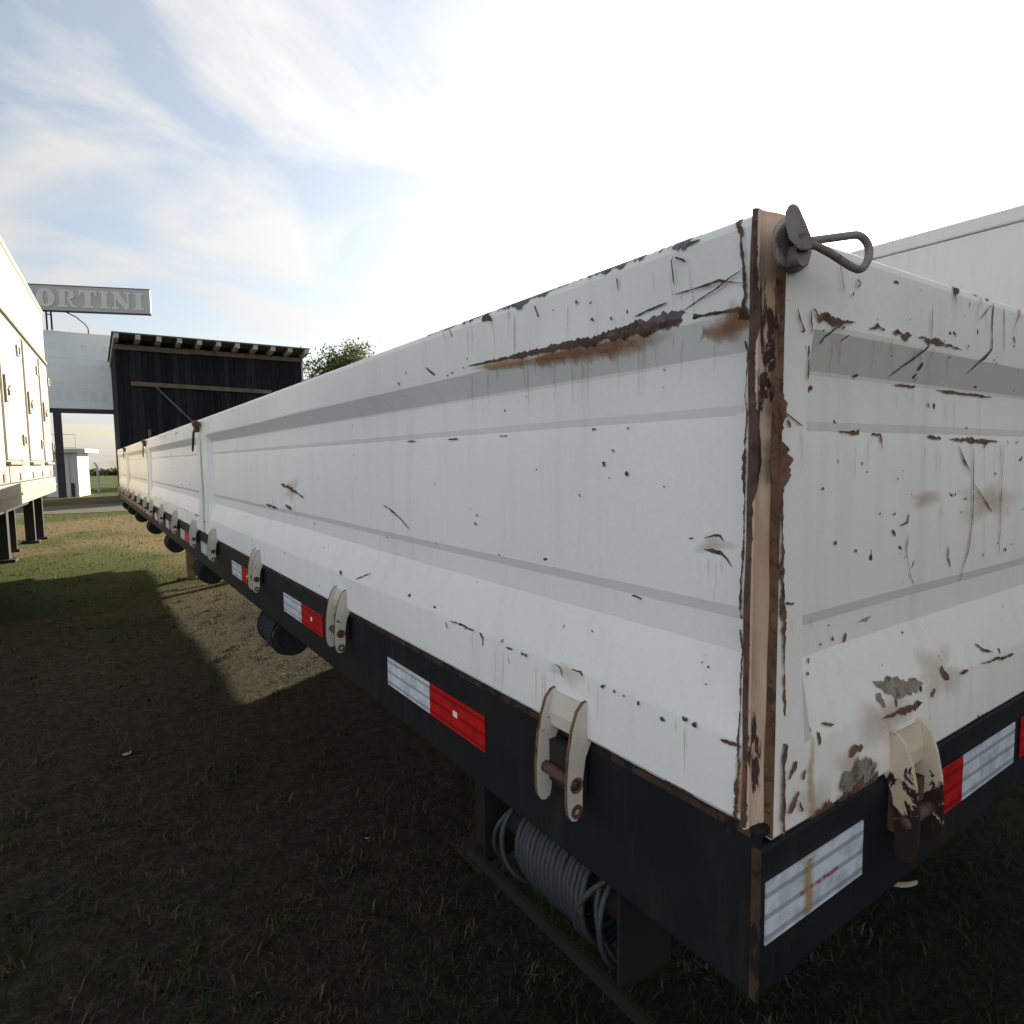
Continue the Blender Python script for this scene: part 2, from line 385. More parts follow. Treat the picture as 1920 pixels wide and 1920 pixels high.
# ================================================================== WHITE DROPSIDE CARGO BODY
X0, X1 = 0.500, 3.10            # outer faces of the side boards
YR = 0.334                      # outer face of the rear board
YF = 11.20                      # front end
ZT, ZB = 1.664, 1.1015          # side board top / bottom
BZ0, BZ1 = 0.925, 1.098         # black side beam
body = empty('cargo_body', (1.8, 5.8, 0))
tag(body, 'white steel dropside cargo body with rusty corner post and black lower beam', 'cargo body')
PROF = [(1.664, 0.010), (1.659, 0.002), (1.652, 0.0), (1.586, 0.0), (1.581, 0.001), (1.548, 0.0235), (1.544, 0.0245), (1.4985, 0.0235), (1.489, 0.0256), (1.465, 0.0215), (1.304, 0.0205), (1.291, 0.0258), (1.258, 0.026), (1.186, 0.001), (1.180, 0.0), (1.106, 0.0), (1.1015, 0.003)]
PZ = np.array([p[0] for p in PROF][::-1]); PI = np.array([p[1] for p in PROF][::-1])
JOINTS = [0.352, 3.405, 3.465, 6.34, 6.40, 9.18, 9.24, YF]
def end_fade(y, y0, y1, f0, f1):
    """0 in the end frame, 1 in the pressed field"""
    a = 1.0 if f0 <= 0 else np.clip((y - y0 - f0) / 0.014, 0, 1)
    b = 1.0 if f1 <= 0 else np.clip((y1 - f1 - y) / 0.014, 0, 1)
    return np.minimum(a, b)
def inset(z, y, y0, y1, f0, f1):
    i = np.interp(z, PZ, PI); e = end_fade(y, y0, y1, f0, f1)
    base = np.where((z > 1.655) | (z < 1.104), i, 0.004 * (i > 0.004))
    return base + (i - base) * e
def ripple(y, z):
    """shallow hand-size dents and oil-canning of the sheet"""
    if not 1.115 < z < 1.645: return 0.0
    f = float(fbm(np.array([y * 2.3 + 3.0]), np.array([z * 5.0]), 61, 3)[0]) - 0.5
    return 0.0016 * math.sin(y * 5.1 + z * 9) + 0.0075 * f
def board(y0, y1, f0, f1, dent=False):
    ys = [y0]
    step = 0.05
    cuts = sorted(set([y0 + f0, y0 + f0 + 0.014, y1 - f1 - 0.014, y1 - f1, y1] + list(np.arange(y0 + step, y1, step))))
    ys += [c for c in cuts if c > y0 + 1e-4 and c <= y1]
    rows = []
    for y in ys:
        r = []
        for z, i in PROF:
            ins = float(inset(z, y, y0, y1, f0, f1))
            if dent:      # pushed-in crease near the corner and gently wavy sheet
                ins += 0.010 * math.exp(-((y - 0.43) / 0.05) ** 2 - ((z - 1.585) / 0.03) ** 2)
            ins += ripple(y, z)
            r.append((X0 + ins, y, z))
        # back side
        r += [(X0 + 0.05, y, ZB + 0.003), (X0 + 0.05, y, ZT)]
        rows.append(r)
    m = MB(); m.quad_strip(rows, close=True); n = len(rows[0])
    m.f.append(tuple(range(n))); m.f.append(tuple(range(len(m.v) - n, len(m.v))))
    return m
BF = [(0.0, 0.13), (0.10, 0.12), (0.10, 0.12), (0.10, 0.10)]
boards = []
for k in range(4):
    y0, y1 = JOINTS[2 * k], JOINTS[2 * k + 1]
    b = board(y0, y1, *BF[k], dent=(k == 0)).build('side_board', M['panel'], body, (X0, (y0 + y1) / 2, ZB))
    b.data.shade_smooth(); b.data.set_sharp_from_angle(angle=math.radians(12)); boards.append(b)
boards[0]['label'] = 'dented chipped side board next to the rusty corner post'
# opposite side: mirrored copies of the same sheets
for k in range(4):
    me = boards[k].data.copy()
    me.transform(Matrix.Scale(-1, 4, (1, 0, 0)))
    me.flip_normals()
    link('side_board', me, None, body, (X1, (JOINTS[2 * k] + JOINTS[2 * k + 1]) / 2, ZB))
# rear board (same pressing, turned to face the back)
RT, RB = 1.651, 1.083
RX0, RX1 = 0.527, 3.073
def rz(z): return RB + (z - ZB) * (RT - RB) / (ZT - ZB)
def rinv(z): return ZB + (z - RB) * (ZT - ZB) / (RT - RB)
def rear_inset(z, x): return inset(rinv(z), x, RX0, RX1, 0.045, 0.045)
def cross_board(yplane, sgn):
    xs = sorted(set([RX0, RX0 + 0.045, RX0 + 0.059, RX1 - 0.059, RX1 - 0.045, RX1] + list(np.arange(RX0 + 0.1, RX1 - 0.06, 0.08))))
    rows = []
    for x in xs:
        r = [(x, yplane + sgn * (float(rear_inset(rz(z), x)) + (0.0013 * math.sin(x * 8 + z * 11) if 1.11 < z < 1.65 else 0)), rz(z)) for z, i in PROF]
        r += [(x, yplane + sgn * 0.05, RB + 0.003), (x, yplane + sgn * 0.05, RT)]
        rows.append(r)
    m = MB(); m.quad_strip(rows, close=True); n = len(rows[0])
    m.f.append(tuple(range(n))); m.f.append(tuple(range(len(m.v) - n, len(m.v)))); return m
rb = cross_board(YR, 1).build('rear_board', M['rear'], body, (1.8, YR, RB)); rb.data.shade_smooth(); rb.data.set_sharp_from_angle(angle=math.radians(12))
rb['label'] = 'scratched warm white rear board with ragged rust along its edge'
fb = cross_board(YF + 0.055, -1).build('front_board', M['panel'], body, (1.8, YF, RB)); fb.data.shade_smooth(); fb.data.set_sharp_from_angle(angle=math.radians(12))

# corner posts
def corner_post(sx):
    fx = lambda x: x if sx > 0 else 3.6 - x
    pts = [(0.530, 0.3518), (0.5008, 0.3516), (0.4992, 0.3485), (0.5040, 0.3462), (0.5085, 0.3478), (0.516, 0.3472), (0.524, 0.3452), (0.532, 0.3440), (0.542, 0.3440), (0.550, 0.3517)]
    rows = []
    for z in np.linspace(1.098, 1.666, 40):
        wob = 0.0022 * math.sin(z * 23) + 0.0012 * math.sin(z * 61)
        rows.append([(fx(x + (wob if i in (2, 3) else 0) * 0.5), y + 0.3 * wob, z) for i, (x, y) in enumerate(pts)])
    m = MB(); m.quad_strip(rows, close=True); n = len(pts)
    m.f.append(tuple(range(n))); m.f.append(tuple(range(len(m.v) - n, len(m.v)))); return m
cp = corner_post(1).build('corner_post', M['post'], body, (0.53, 0.36, 1.1), smooth=True); cp.data.set_sharp_from_angle(angle=math.radians(35))
cp['label'] = 'rust streaked cream corner post'
corner_post(-1).build('corner_post', M['post'], body, (3.07, 0.36, 1.1))
MB().box((0.505, YF - 0.03, 1.1), (0.56, YF + 0.05, 1.665)).build('corner_post', M['panel'], body, (0.53, YF, 1.1), bevel=0.003)
MB().box((3.04, YF - 0.03, 1.1), (3.095, YF + 0.05, 1.665)).build('corner_post', M['panel'], body, (3.07, YF, 1.1), bevel=0.003)
disc_ring((0.515, 0.3470, 1.519), (0, -1, 0), 0.0, 0.0065, 0.001).build('bolt_hole', M['rust'], cp)
# intermediate stakes between the boards
for k in (1, 3, 5):
    y = (JOINTS[k] + JOINTS[k + 1]) / 2
    for x in (0.530, 3.054):
        MB().box((x, y - 0.028, BZ1), (x + 0.016, y + 0.028, 1.60)).build('stake', M['iron'], body, (x, y, BZ1))
# deck, beams, chassis
for i in range(13):
    xa = 0.53 + i * 0.1955
    MB().box((xa, 0.40, 1.062), (xa + 0.189, YF, 1.097)).build('deck_plank', M['deck'], body, (xa, 0.4, 1.062))
def channel(y0, y1, x, sx):
    """C-channel side rail open to the inside"""
    prof = [(0, BZ0), (0, BZ1), (0.07, BZ1), (0.07, BZ1 - 0.010), (0.008, BZ1 - 0.010), (0.008, BZ0 + 0.010), (0.07, BZ0 + 0.010), (0.07, BZ0)]
    m = MB(); m.prism(prof, lambda a, b, t: (x + sx * a, t, b), y0, y1); return m
sb = channel(0.338, YF + 0.05, 0.508, 1).build('side_beam', M['black'], body, (0.508, 5.7, BZ0), bevel=0.003)
sb['label'] = 'long black side beam under the left boards'
channel(0.338, YF + 0.05, X1 - 0.008, -1).build('side_beam', M['black'], body, (X1, 5.7, BZ0))
MB().box((0.5085, 0.3365, 0.930), (3.0915, 0.3962, 1.0795)).build('rear_beam', M['black'], body, (1.8, 0.34, BZ0), bevel=0.004)
MB().box((0.51, YF, BZ0), (3.09, YF + 0.06, 1.09)).build('front_beam', M['black'], body, (1.8, YF, BZ0), bevel=0.004)
MB().box((0.5066, 0.346, 1.0885), (0.5079, YF, 1.0972)).build('rusted_rim', M['cornerrust'], sb, (0.508, 5.7, BZ0))
# rusty corner edge iron
MB().box((0.5062, 0.3345, 0.926), (0.5098, 0.345, 1.080)).build('corner_iron', M['cornerrust'], body, (0.507, 0.34, 0.926), bevel=0.002)
for x in (1.38, 2.22):
    MB().box((x - 0.05, 0.45, 0.76), (x + 0.05, YF, 0.94)).build('chassis_rail', M['black'], body, (x, 5.8, 0.76))
for i in range(12):
    y = 0.75 + i * 0.92
    MB().box((0.58, y - 0.03, 0.945), (3.02, y + 0.03, 1.058)).build('cross_member', M['black'], body, (1.8, y, 0.945))
# support legs standing on the grass
def leg_at(x, y, lm_):
    l = MB().box((x - 0.05, y - 0.05, 0.02), (x + 0.05, y + 0.05, 0.94)).build('support_leg', M[lm_], body, (x, y, 0), bevel=0.006)
    f = MB().box((x - 0.13, y - 0.11, -0.03), (x + 0.13, y + 0.11, 0.022)).build('foot_plate', M['iron'], l, (x, y, 0), bevel=0.006)
    MB().bar((x, y + 0.05, 0.35), (x + 0.02, y + 0.55, 0.90), 0.04, 0.04).build('brace', M['iron'], l, (x, y, 0.35))
    return l
for x, y, lm_ in ((1.10, 8.75, 'legpaint'), (2.50, 8.75, 'legpaint'), (1.20, 1.90, 'dusty'), (2.50, 1.90, 'dusty')): leg_at(x, y, lm_)

# ---- hinges: two curved cheeks, a web plate, a pin and bolts
CHEEK = [(-0.002, 1.152), (0.006, 1.150), (0.015, 1.141), (0.023, 1.120), (0.029, 1.090), (0.032, 1.055), (0.032, 1.026), (0.030, 1.014), (0.025, 1.006), (0.018, 1.004), (0.011, 1.008), (0.008, 1.018), (0.007, 1.055), (0.003, 1.080), (-0.006, 1.098)]
def hinge_meshes():
    """local frame: u outward, t along the board, z up; hinge centre t=0"""
    ms = {}
    for s, nm in ((-1, 'a'), (1, 'b')):
        m = MB(); t0 = s * 0.031
        m.prism(CHEEK, lambda a, b, t: (-a, t, b), t0 - 0.0028, t0 + 0.0028); ms['cheek_' + nm] = m.mesh('cheek')
        for p_ in ms['cheek_' + nm].polygons: p_.material_index = 1 if len(p_.vertices) == 4 else 0        # bare rusty sheet edges
    m = MB(); m.prism([(0.001, 1.147), (0.005, 1.147), (0.011, 1.122), (0.009, 1.104), (0.001, 1.104)], lambda a, b, t: (-a, t, b), -0.0280, 0.0280); ms['web'] = m.mesh('web')
    m = MB(); m.tube([(-0.018, -0.0340, 1.050), (-0.018, 0.0340, 1.050)], 0.0075, 14); ms['pin'] = m.mesh('pin', True)
    m = MB(); m.box((0.004, -0.0275, 1.030), (-0.012, 0.0275, 1.085)); ms['backing'] = m.mesh('backing')
    a = disc_ring((-0.018, -0.0339, 1.050), (0, -1, 0), 0.0078, 0.0098, 0.0015, 22); ms['ring1'] = a.mesh('bolt_ring')
    a = disc_ring((-0.018, -0.0339, 1.0165), (0, -1, 0), 0.0040, 0.0085, 0.0025, 22); ms['ring2'] = a.mesh('bolt_ring')
    import bmesh
    for me in ms.values():
        bm = bmesh.new(); bm.from_mesh(me); bmesh.ops.recalc_face_normals(bm, faces=bm.faces); bm.to_mesh(me); bm.free()
    return ms
HM = hinge_meshes(); HR = {k: v.copy() for k, v in HM.items()}
for k, me in HM.items():
    me.materials.append({'cheek_a': M['hinge'], 'cheek_b': M['hinge'], 'web': M['hinge'], 'pin': M['rust'], 'backing': M['iron'], 'ring1': M['rustedge'], 'ring2': M['rustedge']}[k])
for k, me in HR.items():
    me.materials.clear(); me.materials.append(M['rust'] if k in ('backing', 'pin') else M['rearhinge'])
    if 'cheek' in k: me.materials.append(M['rustedge'])
for k, me in HM.items():
    if 'cheek' in k: me.materials.append(M['rustedge'])
def place_hinge(loc, rz_, HMS):
    h = link('hinge', HMS['web'], None, body, loc); h.rotation_euler = (0, 0, rz_)
    for k, nm in (('cheek_a', 'cheek_plate'), ('cheek_b', 'cheek_plate'), ('pin', 'pin'), ('backing', 'backing_plate'), ('ring1', 'bolt'), ('ring2', 'bolt')):
        c = bpy.data.objects.new(nm, HMS[k]); COL.objects.link(c); c.parent = h
    return h
HY = []
for k in range(4):
    y0, y1 = JOINTS[2 * k], JOINTS[2 * k + 1]
    n = 4 if y1 - y0 > 2.5 else 3
    a, b = y0 + 0.253, y1 - 0.27
    for i in range(n):
        y = a + (b - a) * i / (n - 1); HY.append(y); place_hinge((X0 - 0.0005, y, 0), 0, HM)
for i, x in enumerate((0.785, 1.62, 2.0, 2.80)):
    place_hinge((x, YR - 0.0005, -0.018), math.pi / 2, HR)['label'] = 'heavily rusted hinge of the rear board'

# ---- reflective tape pieces
def tape(y0, y1, ym, plane, z0, z1, rear=False):
    def bx(a, b, th):
        if rear: return MB().box((a, plane - th, z0), (b, plane - 0.0008, z1))
        return MB().box((plane - th, a, z0), (plane - 0.0008, b, z1))
    c = lambda a: (a, plane, z0) if rear else (plane, a, z0)
    if rear:
        strip = bx(y0, ym, 0.0026).build('reflector_strip', M['refred'], body, c(y0))
        bx(ym + 0.0005, y1, 0.0024).build('white_section', M['refwhite'], strip, c(ym))
    else:
        strip = bx(y0, ym, 0.0026).build('reflector_strip', M['refred'], body, c(y0))
        bx(ym + 0.0005, y1, 0.0024).build('white_section', M['refwhite'], strip, c(ym))
        yc = (y0 + ym) / 2
        MB().box((plane - 0.0032, yc - 0.007, z0 + 0.026), (plane - 0.0027, yc + 0.007, z0 + 0.036)).build('printed_mark', M['refclean'], strip, c(yc))
    return strip
for i in range(13):
    ya = 0.822 + i * 0.805
    if ya + 0.38 > YF: break
    tape(ya, ya + 0.38, ya + 0.19, 0.508, 0.987, 1.045)
# rear: white piece by the corner, then red + white pairs
wp = MB().box((0.5165, 0.3340, 0.982), (0.697, 0.3357, 1.045)).build('reflector_strip', M['refwhite'], body, (0.517, 0.334, 0.982))
wp['label'] = 'white tape at the corner with ochre rust run'
for i in range(9):
    x = 0.575 + i * 0.0075 + (0.004 if i > 4 else 0)
    MB().box((x, 0.3334, 1.0085 + 0.0007 * (i % 3)), (x + 0.0052, 0.3339, 1.0115 + 0.0007 * (i % 3))).build('printed_mark', M['refink'], wp, (x, 0.3334, 1.008)) if i % 2 == 0 or i > 4 else None
for a in (0.782, 1.17, 1.66, 2.15, 2.56):
    tape(a, a + 0.362, a + 0.176, 0.3357, 0.982, 1.045, True)

# ---- rope winches hanging under the side beam
def winch(y, rope, big):
    r0 = 0.056 if big else 0.060; L = 0.30 if big else 0.26; xc = 0.575; zc = 0.852
    y0, y1 = y - L / 2, y + L / 2
    dr = MB().tube([(xc, y0, zc), (xc, y1, zc)], 0.026, 14).build('winch', M['iron'], body, (xc, y, zc), smooth=True)
    dr.data.set_sharp_from_angle(angle=math.radians(40))
    pts = []; turns = 17 if big else 15
    n = turns * 18
    rr = random.Random(int(y * 100)); jit = [rr.uniform(-1, 1) for _ in range(turns + 2)]
    a0 = y0 + (0.065 if big else 0.02); a1 = y1 - (0.075 if big else 0.02)
    for i in range(n + 1):
        t = i / 18.0; k = int(t); f = t - k
        j = jit[k] * (1 - f) + jit[k + 1] * f
        a = 2 * math.pi * t; yy = a0 + (a1 - a0) * i / n + 0.007 * j + 0.012 * math.sin(a + j)
        rad = r0 + 0.0060 * j
        pts.append((xc + rad * math.cos(a), yy, zc - 0.002 + rad * math.sin(a) * 1.04))
    MB().tube(pts, 0.0046, 6).build('rope_coil', rope, dr, (xc, y, zc), smooth=True, recalc=False)
    if big:   # loose loops slipping off both ends
        for (yb, tilt, rad, dy) in ((y1 - 0.050, 0.35, 0.066, 0.03), (y1 - 0.035, -0.25, 0.060, 0.02), (y0 + 0.045, 0.55, 0.058, 0.02), (y0 + 0.055, -0.45, 0.062, 0.02), (y0 + 0.03, 0.15, 0.066, 0.0)):
            lp = []
            for i in range(28):
                a = 2 * math.pi * i / 28
                lp.append((xc + rad * math.cos(a), yb + tilt * rad * math.sin(a + 0.6) * 0.9 + dy * math.cos(2 * a) * 0.3, zc - 0.004 + rad * math.sin(a)))
            MB().tube(lp, 0.0043, 6, closed=True).build('rope_loop', rope, dr, (xc, y, zc), smooth=True, recalc=False)
    else:
        disc_ring((xc, y0 - 0.002, zc), (0, -1, 0), 0.0, 0.066, 0.006, 26).build('end_disc', rope, dr, (xc, y, zc))
        disc_ring((xc, y0 - 0.009, zc), (0, -1, 0), 0.050, 0.058, 0.004, 26).build('disc_rim', M['iron'], dr, (xc, y, zc))
    for yy in (y0 - 0.008 if big else y1, y1 + 0.004):
        MB().box((xc - 0.062 if big else xc - 0.03, yy, 0.79 if big else 0.83), (xc + 0.030, yy + 0.005, BZ0 - 0.001)).build('bracket', M['dusty'], dr, (xc, y, zc))
    if big:
        MB().bar((xc - 0.066, y0 - 0.13, 0.792), (xc - 0.066, y1 + 0.05, 0.792), 0.008, 0.018).build('guard_bar', M['dusty'], dr, (xc, y, zc))
    return dr
winch(0.685, M['rope'], True)['label'] = 'winch wound with loose grey rope'
for y in (2.32, 3.9, 5.4, 6.9, 8.4, 9.7, 10.9): winch(y, M['blackrope'], False)
for (xh, zh, ph) in ((0.70, 0.90, 0.0), (0.78, 0.91, 0.6)):
    pts = [(xh + 0.02 * math.sin(y_ * 1.3 + ph), y_, zh - 0.075 * abs(math.sin((y_ + ph) * math.pi / 1.84)) ** 1.5) for y_ in np.linspace(0.5, 10.8, 120)]
    MB().tube(pts, 0.009, 6).build('air_hose', M['blackrope'], body, (xh, 5.6, zh), smooth=True, recalc=False)
# ---- latches
def latch_corner():
    P = lambda x, y, d: Vector(on(x, y, 1, YR - d))
    base = MB()
    poly = [(1447, 452), (1450, 425), (1466, 408), (1486, 402), (1506, 412), (1521, 440), (1523, 470), (1516, 497), (1498, 511), (1470, 512), (1453, 500)]
    a = [P(x, y, 0.001) for x, y in poly]; b_ = [P(1485 + (x - 1485) * 0.82, 460 + (y - 460) * 0.82, 0.022) for x, y in poly]
    base.quad_strip([a, b_], close=True); base.f.append(tuple(range(len(poly)))); base.f.append(tuple(range(len(poly), 2 * len(poly))))
    l = base.build('latch', M['steel'], body, tuple(P(1485, 460, 0.0)), bevel=0.003); l['label'] = 'grimy steel latch with a wire loop handle on the corner'
    tabp = [(1471, 418), (1473, 396), (1480, 383), (1490, 381), (1498, 388), (1512, 420), (1524, 452), (1520, 470), (1500, 470), (1480, 450)]
    tb = MB(); a = [P(x, y, 0.024) for x, y in tabp]; b_ = [P(x, y, 0.036) for x, y in tabp]
    tb.quad_strip([a, b_], close=True); tb.f.append(tuple(range(len(tabp)))); tb.f.append(tuple(range(len(tabp), 2 * len(tabp))))
    tb.build('lever', M['steel'], l, tuple(P(1485, 460, 0.0)), bevel=0.003)
    lp = [(1518, 452), (1540, 449), (1570, 445), (1592, 442), (1608, 441), (1620, 448), (1628, 462), (1629, 480), (1622, 497), (1612, 505), (1598, 501), (1580, 490), (1555, 474), (1532, 462), (1518, 458)]
    pts = [P(x, y, 0.03 + 0.012 * math.sin(i / 14 * math.pi)) for i, (x, y) in enumerate(lp)]
    # smooth the loop a little
    fine = []
    for i in range(len(pts) - 1):
        p0 = pts[max(i - 1, 0)]; p1 = pts[i]; p2 = pts[i + 1]; p3 = pts[min(i + 2, len(pts) - 1)]
        for k in range(4):
            t = k / 4; fine.append(0.5 * ((2 * p1) + (p2 - p0) * t + (2 * p0 - 5 * p1 + 4 * p2 - p3) * t * t + (3 * p1 - p0 - 3 * p2 + p3) * t ** 3))
    MB().tube(fine + [pts[-1]], 0.0034, 10).build('loop_handle', M['steel'], l, tuple(P(1485, 460, 0.0)), smooth=True)
    cyl(P(1488, 482, 0.022), (0, -1, 0), 0.009, 0.008).build('pivot_bolt', M['steel'], l, tuple(P(1485, 460, 0.0)))
latch_corner()
def latch_joint(y):
    l = MB().box((X0 - 0.022, y - 0.035, 1.600), (X0 - 0.001, y + 0.03, 1.652)).build('latch', M['rust'], body, (X0, y, 1.6), bevel=0.005)
    MB().tube([(X0 - 0.02, y - 0.075, 1.635), (X0 - 0.02, y - 0.02, 1.640)], 0.016, 10).build('lever', M['rust'], l, (X0, y, 1.6))
    lp = [(X0 - 0.02, y + 0.03 + 0.05 * (1 - math.cos(2 * math.pi * i / 16)) * 0.75, 1.605 - 0.045 * (1 - math.cos(2 * math.pi * i / 16)) + 0.02 * math.sin(2 * math.pi * i / 16)) for i in range(16)]
    MB().tube(lp, 0.004, 6, closed=True).build('loop_handle', M['iron'], l, (X0, y, 1.6), smooth=True)
    return l
for k in (1, 3, 5): latch_joint((JOINTS[k] + JOINTS[k + 1]) / 2)
MB().box((0.51, 6.20, 1.662), (0.53, 6.215, 1.74)).build('peg', M['rust'], body, (0.52, 6.2, 1.66))

# ---- paint damage: ribbons and patches that follow the pressed sheet
DEC = [0]
def side_pt(x, y):
    p = on(x, y, 0, X0)
    for _ in range(3):
        p = on(x, y, 0, X0 + float(inset(p[2], p[1], JOINTS[0], JOINTS[1], *BF[0])))
    return p[1], p[2]
def rear_pt(x, y):
    p = on(x, y, 1, YR)
    for _ in range(3):
        p = on(x, y, 1, YR + float(rear_inset(p[2], p[0])))
    return p[0], p[2]
def side_xyz(a, z, off):
    z = min(max(z, ZB + 0.0006), ZT - 0.0004)
    i = float(inset(z, a, JOINTS[0], JOINTS[1], *BF[0])) + 0.010 * math.exp(-((a - 0.43) / 0.05) ** 2 - ((z - 1.585) / 0.03) ** 2)
    i += ripple(a, z)
    return (X0 + i - off, a, z)
def rear_xyz(a, z, off):
    z = min(max(z, RB + 0.0006), RT - 0.0004); zz = rinv(z)
    i = float(rear_inset(z, a)) + 0.0013 * math.sin(a * 8 + zz * 11)
    return (a, YR + i - off, z)
def post_xyz(a, z, off): return (a, 0.3435 - off, z)
def ribbon(px, wpx, face, ragged=0.45, seed=None, across=3, step=0.0022, fade=False, taper=True, side=0.0):
    """px: polyline in photo pixels, wpx: full widths in pixels at each point. Returns (verts, faces, fade)"""
    toP, toX = (side_pt, side_xyz) if face == 'side' else (rear_pt, rear_xyz)
    P = [np.array(toP(x, y)) for x, y in px]
    if not hasattr(wpx, '__len__'): wpx = [wpx] * len(px)
    W = []
    for (x, y), wd in zip(px, wpx):
        a = np.array(toP(x, y - wd / 2)); b = np.array(toP(x, y + wd / 2)); W.append(np.linalg.norm(a - b))
    seg = [np.linalg.norm(P[i + 1] - P[i]) for i in range(len(P) - 1)]; Ltot = sum(seg)
    n = max(4, int(Ltot / step)); n = min(n, 500)
    r = random.Random(seed if seed is not None else hash((round(px[0][0]), round(px[0][1]), len(px))) & 0xffff)
    DEC[0] += 1; off = 0.0016 + 0.00004 * (DEC[0] % 16)
    cum = [0]
    for s_ in seg: cum.append(cum[-1] + s_)
    V = []; F = []; A = []
    na = nb = 0.0
    for i in range(n + 1):
        s_ = Ltot * i / n; k = 0
        while k < len(seg) - 1 and s_ > cum[k + 1]: k += 1
        t = (s_ - cum[k]) / max(seg[k], 1e-9)
        c = P[k] * (1 - t) + P[k + 1] * t; wd = W[k] * (1 - t) + W[k + 1] * t
        d = P[k + 1] - P[k]; d = d / max(np.linalg.norm(d), 1e-9); nn = np.array([-d[1], d[0]])
        na = 0.72 * na + 0.28 * r.uniform(-1, 1) * 2; nb = 0.72 * nb + 0.28 * r.uniform(-1, 1) * 2
        tp = min(1.0, min(i, n - i) / max(1.0, 0.18 * n)) ** 0.6 if taper else 1.0
        ha = wd / 2 * tp * max(0.08, 1 + ragged * na * 1.6) ; hb = wd / 2 * tp * max(0.08, 1 + ragged * nb * 1.6)
        for j in range(across + 1):
            u = j / across; off2 = (-ha + (ha + hb) * u) + side * wd
            q_ = c + nn * off2
            V.append(toX(q_[0], q_[1], off))
            A.append(max(0.0, 1 - abs(2 * u - 1) ** 1.5) * (min(1.0, min(i, n - i) / (0.15 * n + 1))))
    m = across + 1
    for i in range(n):
        for j in range(across): F.append((i * m + j, i * m + j + 1, (i + 1) * m + j + 1, (i + 1) * m + j))
    return V, F, A
def patch(c, rx, ry, face, seed, ragged=0.35, rot=0.0):
    toP, toX = (side_pt, side_xyz) if face == 'side' else (rear_pt, rear_xyz)
    r = random.Random(seed); n = 26; DEC[0] += 1; off = 0.0010 + 0.00004 * (DEC[0] % 16)
    V = []; F = []; A = []
    ph = [r.uniform(0, 6.28) for _ in range(5)]; am = [r.uniform(0.3, 1) for _ in range(5)]
    rings = 4
    cs, sn = math.cos(rot), math.sin(rot)
    for k in range(rings + 1):
        for i in range(n):
            a = 2 * math.pi * i / n
            g_ = 1 + ragged * sum(am[j] * math.sin((j + 2) * a + ph[j]) for j in range(5)) / 2
            f = k / rings; ex = rx * f * g_ * math.cos(a); ey = ry * f * g_ * math.sin(a)
            p = toP(c[0] + ex * cs - ey * sn, c[1] + ex * sn + ey * cs)
            V.append(toX(p[0], p[1], off)); A.append(1 - f ** 1.5)
    for k in range(rings):
        for i in range(n):
            j = (i + 1) % n; F.append((k * n + i, k * n + j, (k + 1) * n + j, (k + 1) * n + i))
    return V, F, A
def commit(name, mat, parts, parent, label=None):
    V = []; F = []; A = []
    for v, f, a in parts:
        b = len(V); V += v; F += [tuple(b + i for i in q_) for q_ in f]; A += a
    me = bpy.data.meshes.new(name); me.from_pydata(V, [], F); me.update()
    at = me.attributes.new('fade', 'FLOAT', 'POINT'); at.data.foreach_set('value', A)
    me.transform(Matrix.Translation(-ORG[parent.name]))
    o = link(name, me, mat, parent, tuple(ORG[parent.name]))
    if label: o['label'] = label
    o['kind'] = 'stuff'
    return o
S = 'side'; R_ = 'rear'
b0 = boards[0]
# stains first, then primer, then rust
commit('rust_stain', M['stain'], [
    ribbon([(880, 692), (1000, 676), (1100, 662), (1180, 648), (1265, 625)], [14, 24, 36, 44, 40], S, 0.25, 1, 6), ribbon([(1000, 674), (1100, 658), (1200, 640)], [14, 22, 28], S, 0.25, 101, 6),
    ribbon([(1262, 604), (1300, 621), (1340, 625), (1375, 610), (1400, 588)], [22, 30, 32, 50, 80], S, 0.25, 2, 6, taper=False), ribbon([(1350, 620), (1380, 600), (1401, 580)], [20, 40, 60], S, 0.3, 102, 6, taper=False),
    ribbon([(1392, 1400), (1390, 1460), (1388, 1535)], [26, 22, 18], S, 0.2, 3, 6),
    ], b0)
commit('rust_stain', M['faint'], [patch((1338, 1022), 34, 22, S, 4), patch((548, 918), 14, 22, S, 5), patch((1065, 1262), 46, 16, S, 6, 0.3, 0.4)], b0)
commit('bare_primer', M['primer'], [
    ribbon([(1060, 534), (1140, 503), (1220, 473), (1300, 443), (1345, 424)], [6, 12, 22, 42, 16], S, 0.5, 7, 5, side=-0.15),
    ribbon([(730, 652), (860, 606), (980, 563), (1080, 526)], [3, 4, 5, 6], S, 0.7, 8),
    ribbon([(1140, 632), (1200, 612), (1250, 597), (1310, 589)], [14, 26, 30, 10], S, 0.4, 9, 5)], b0)
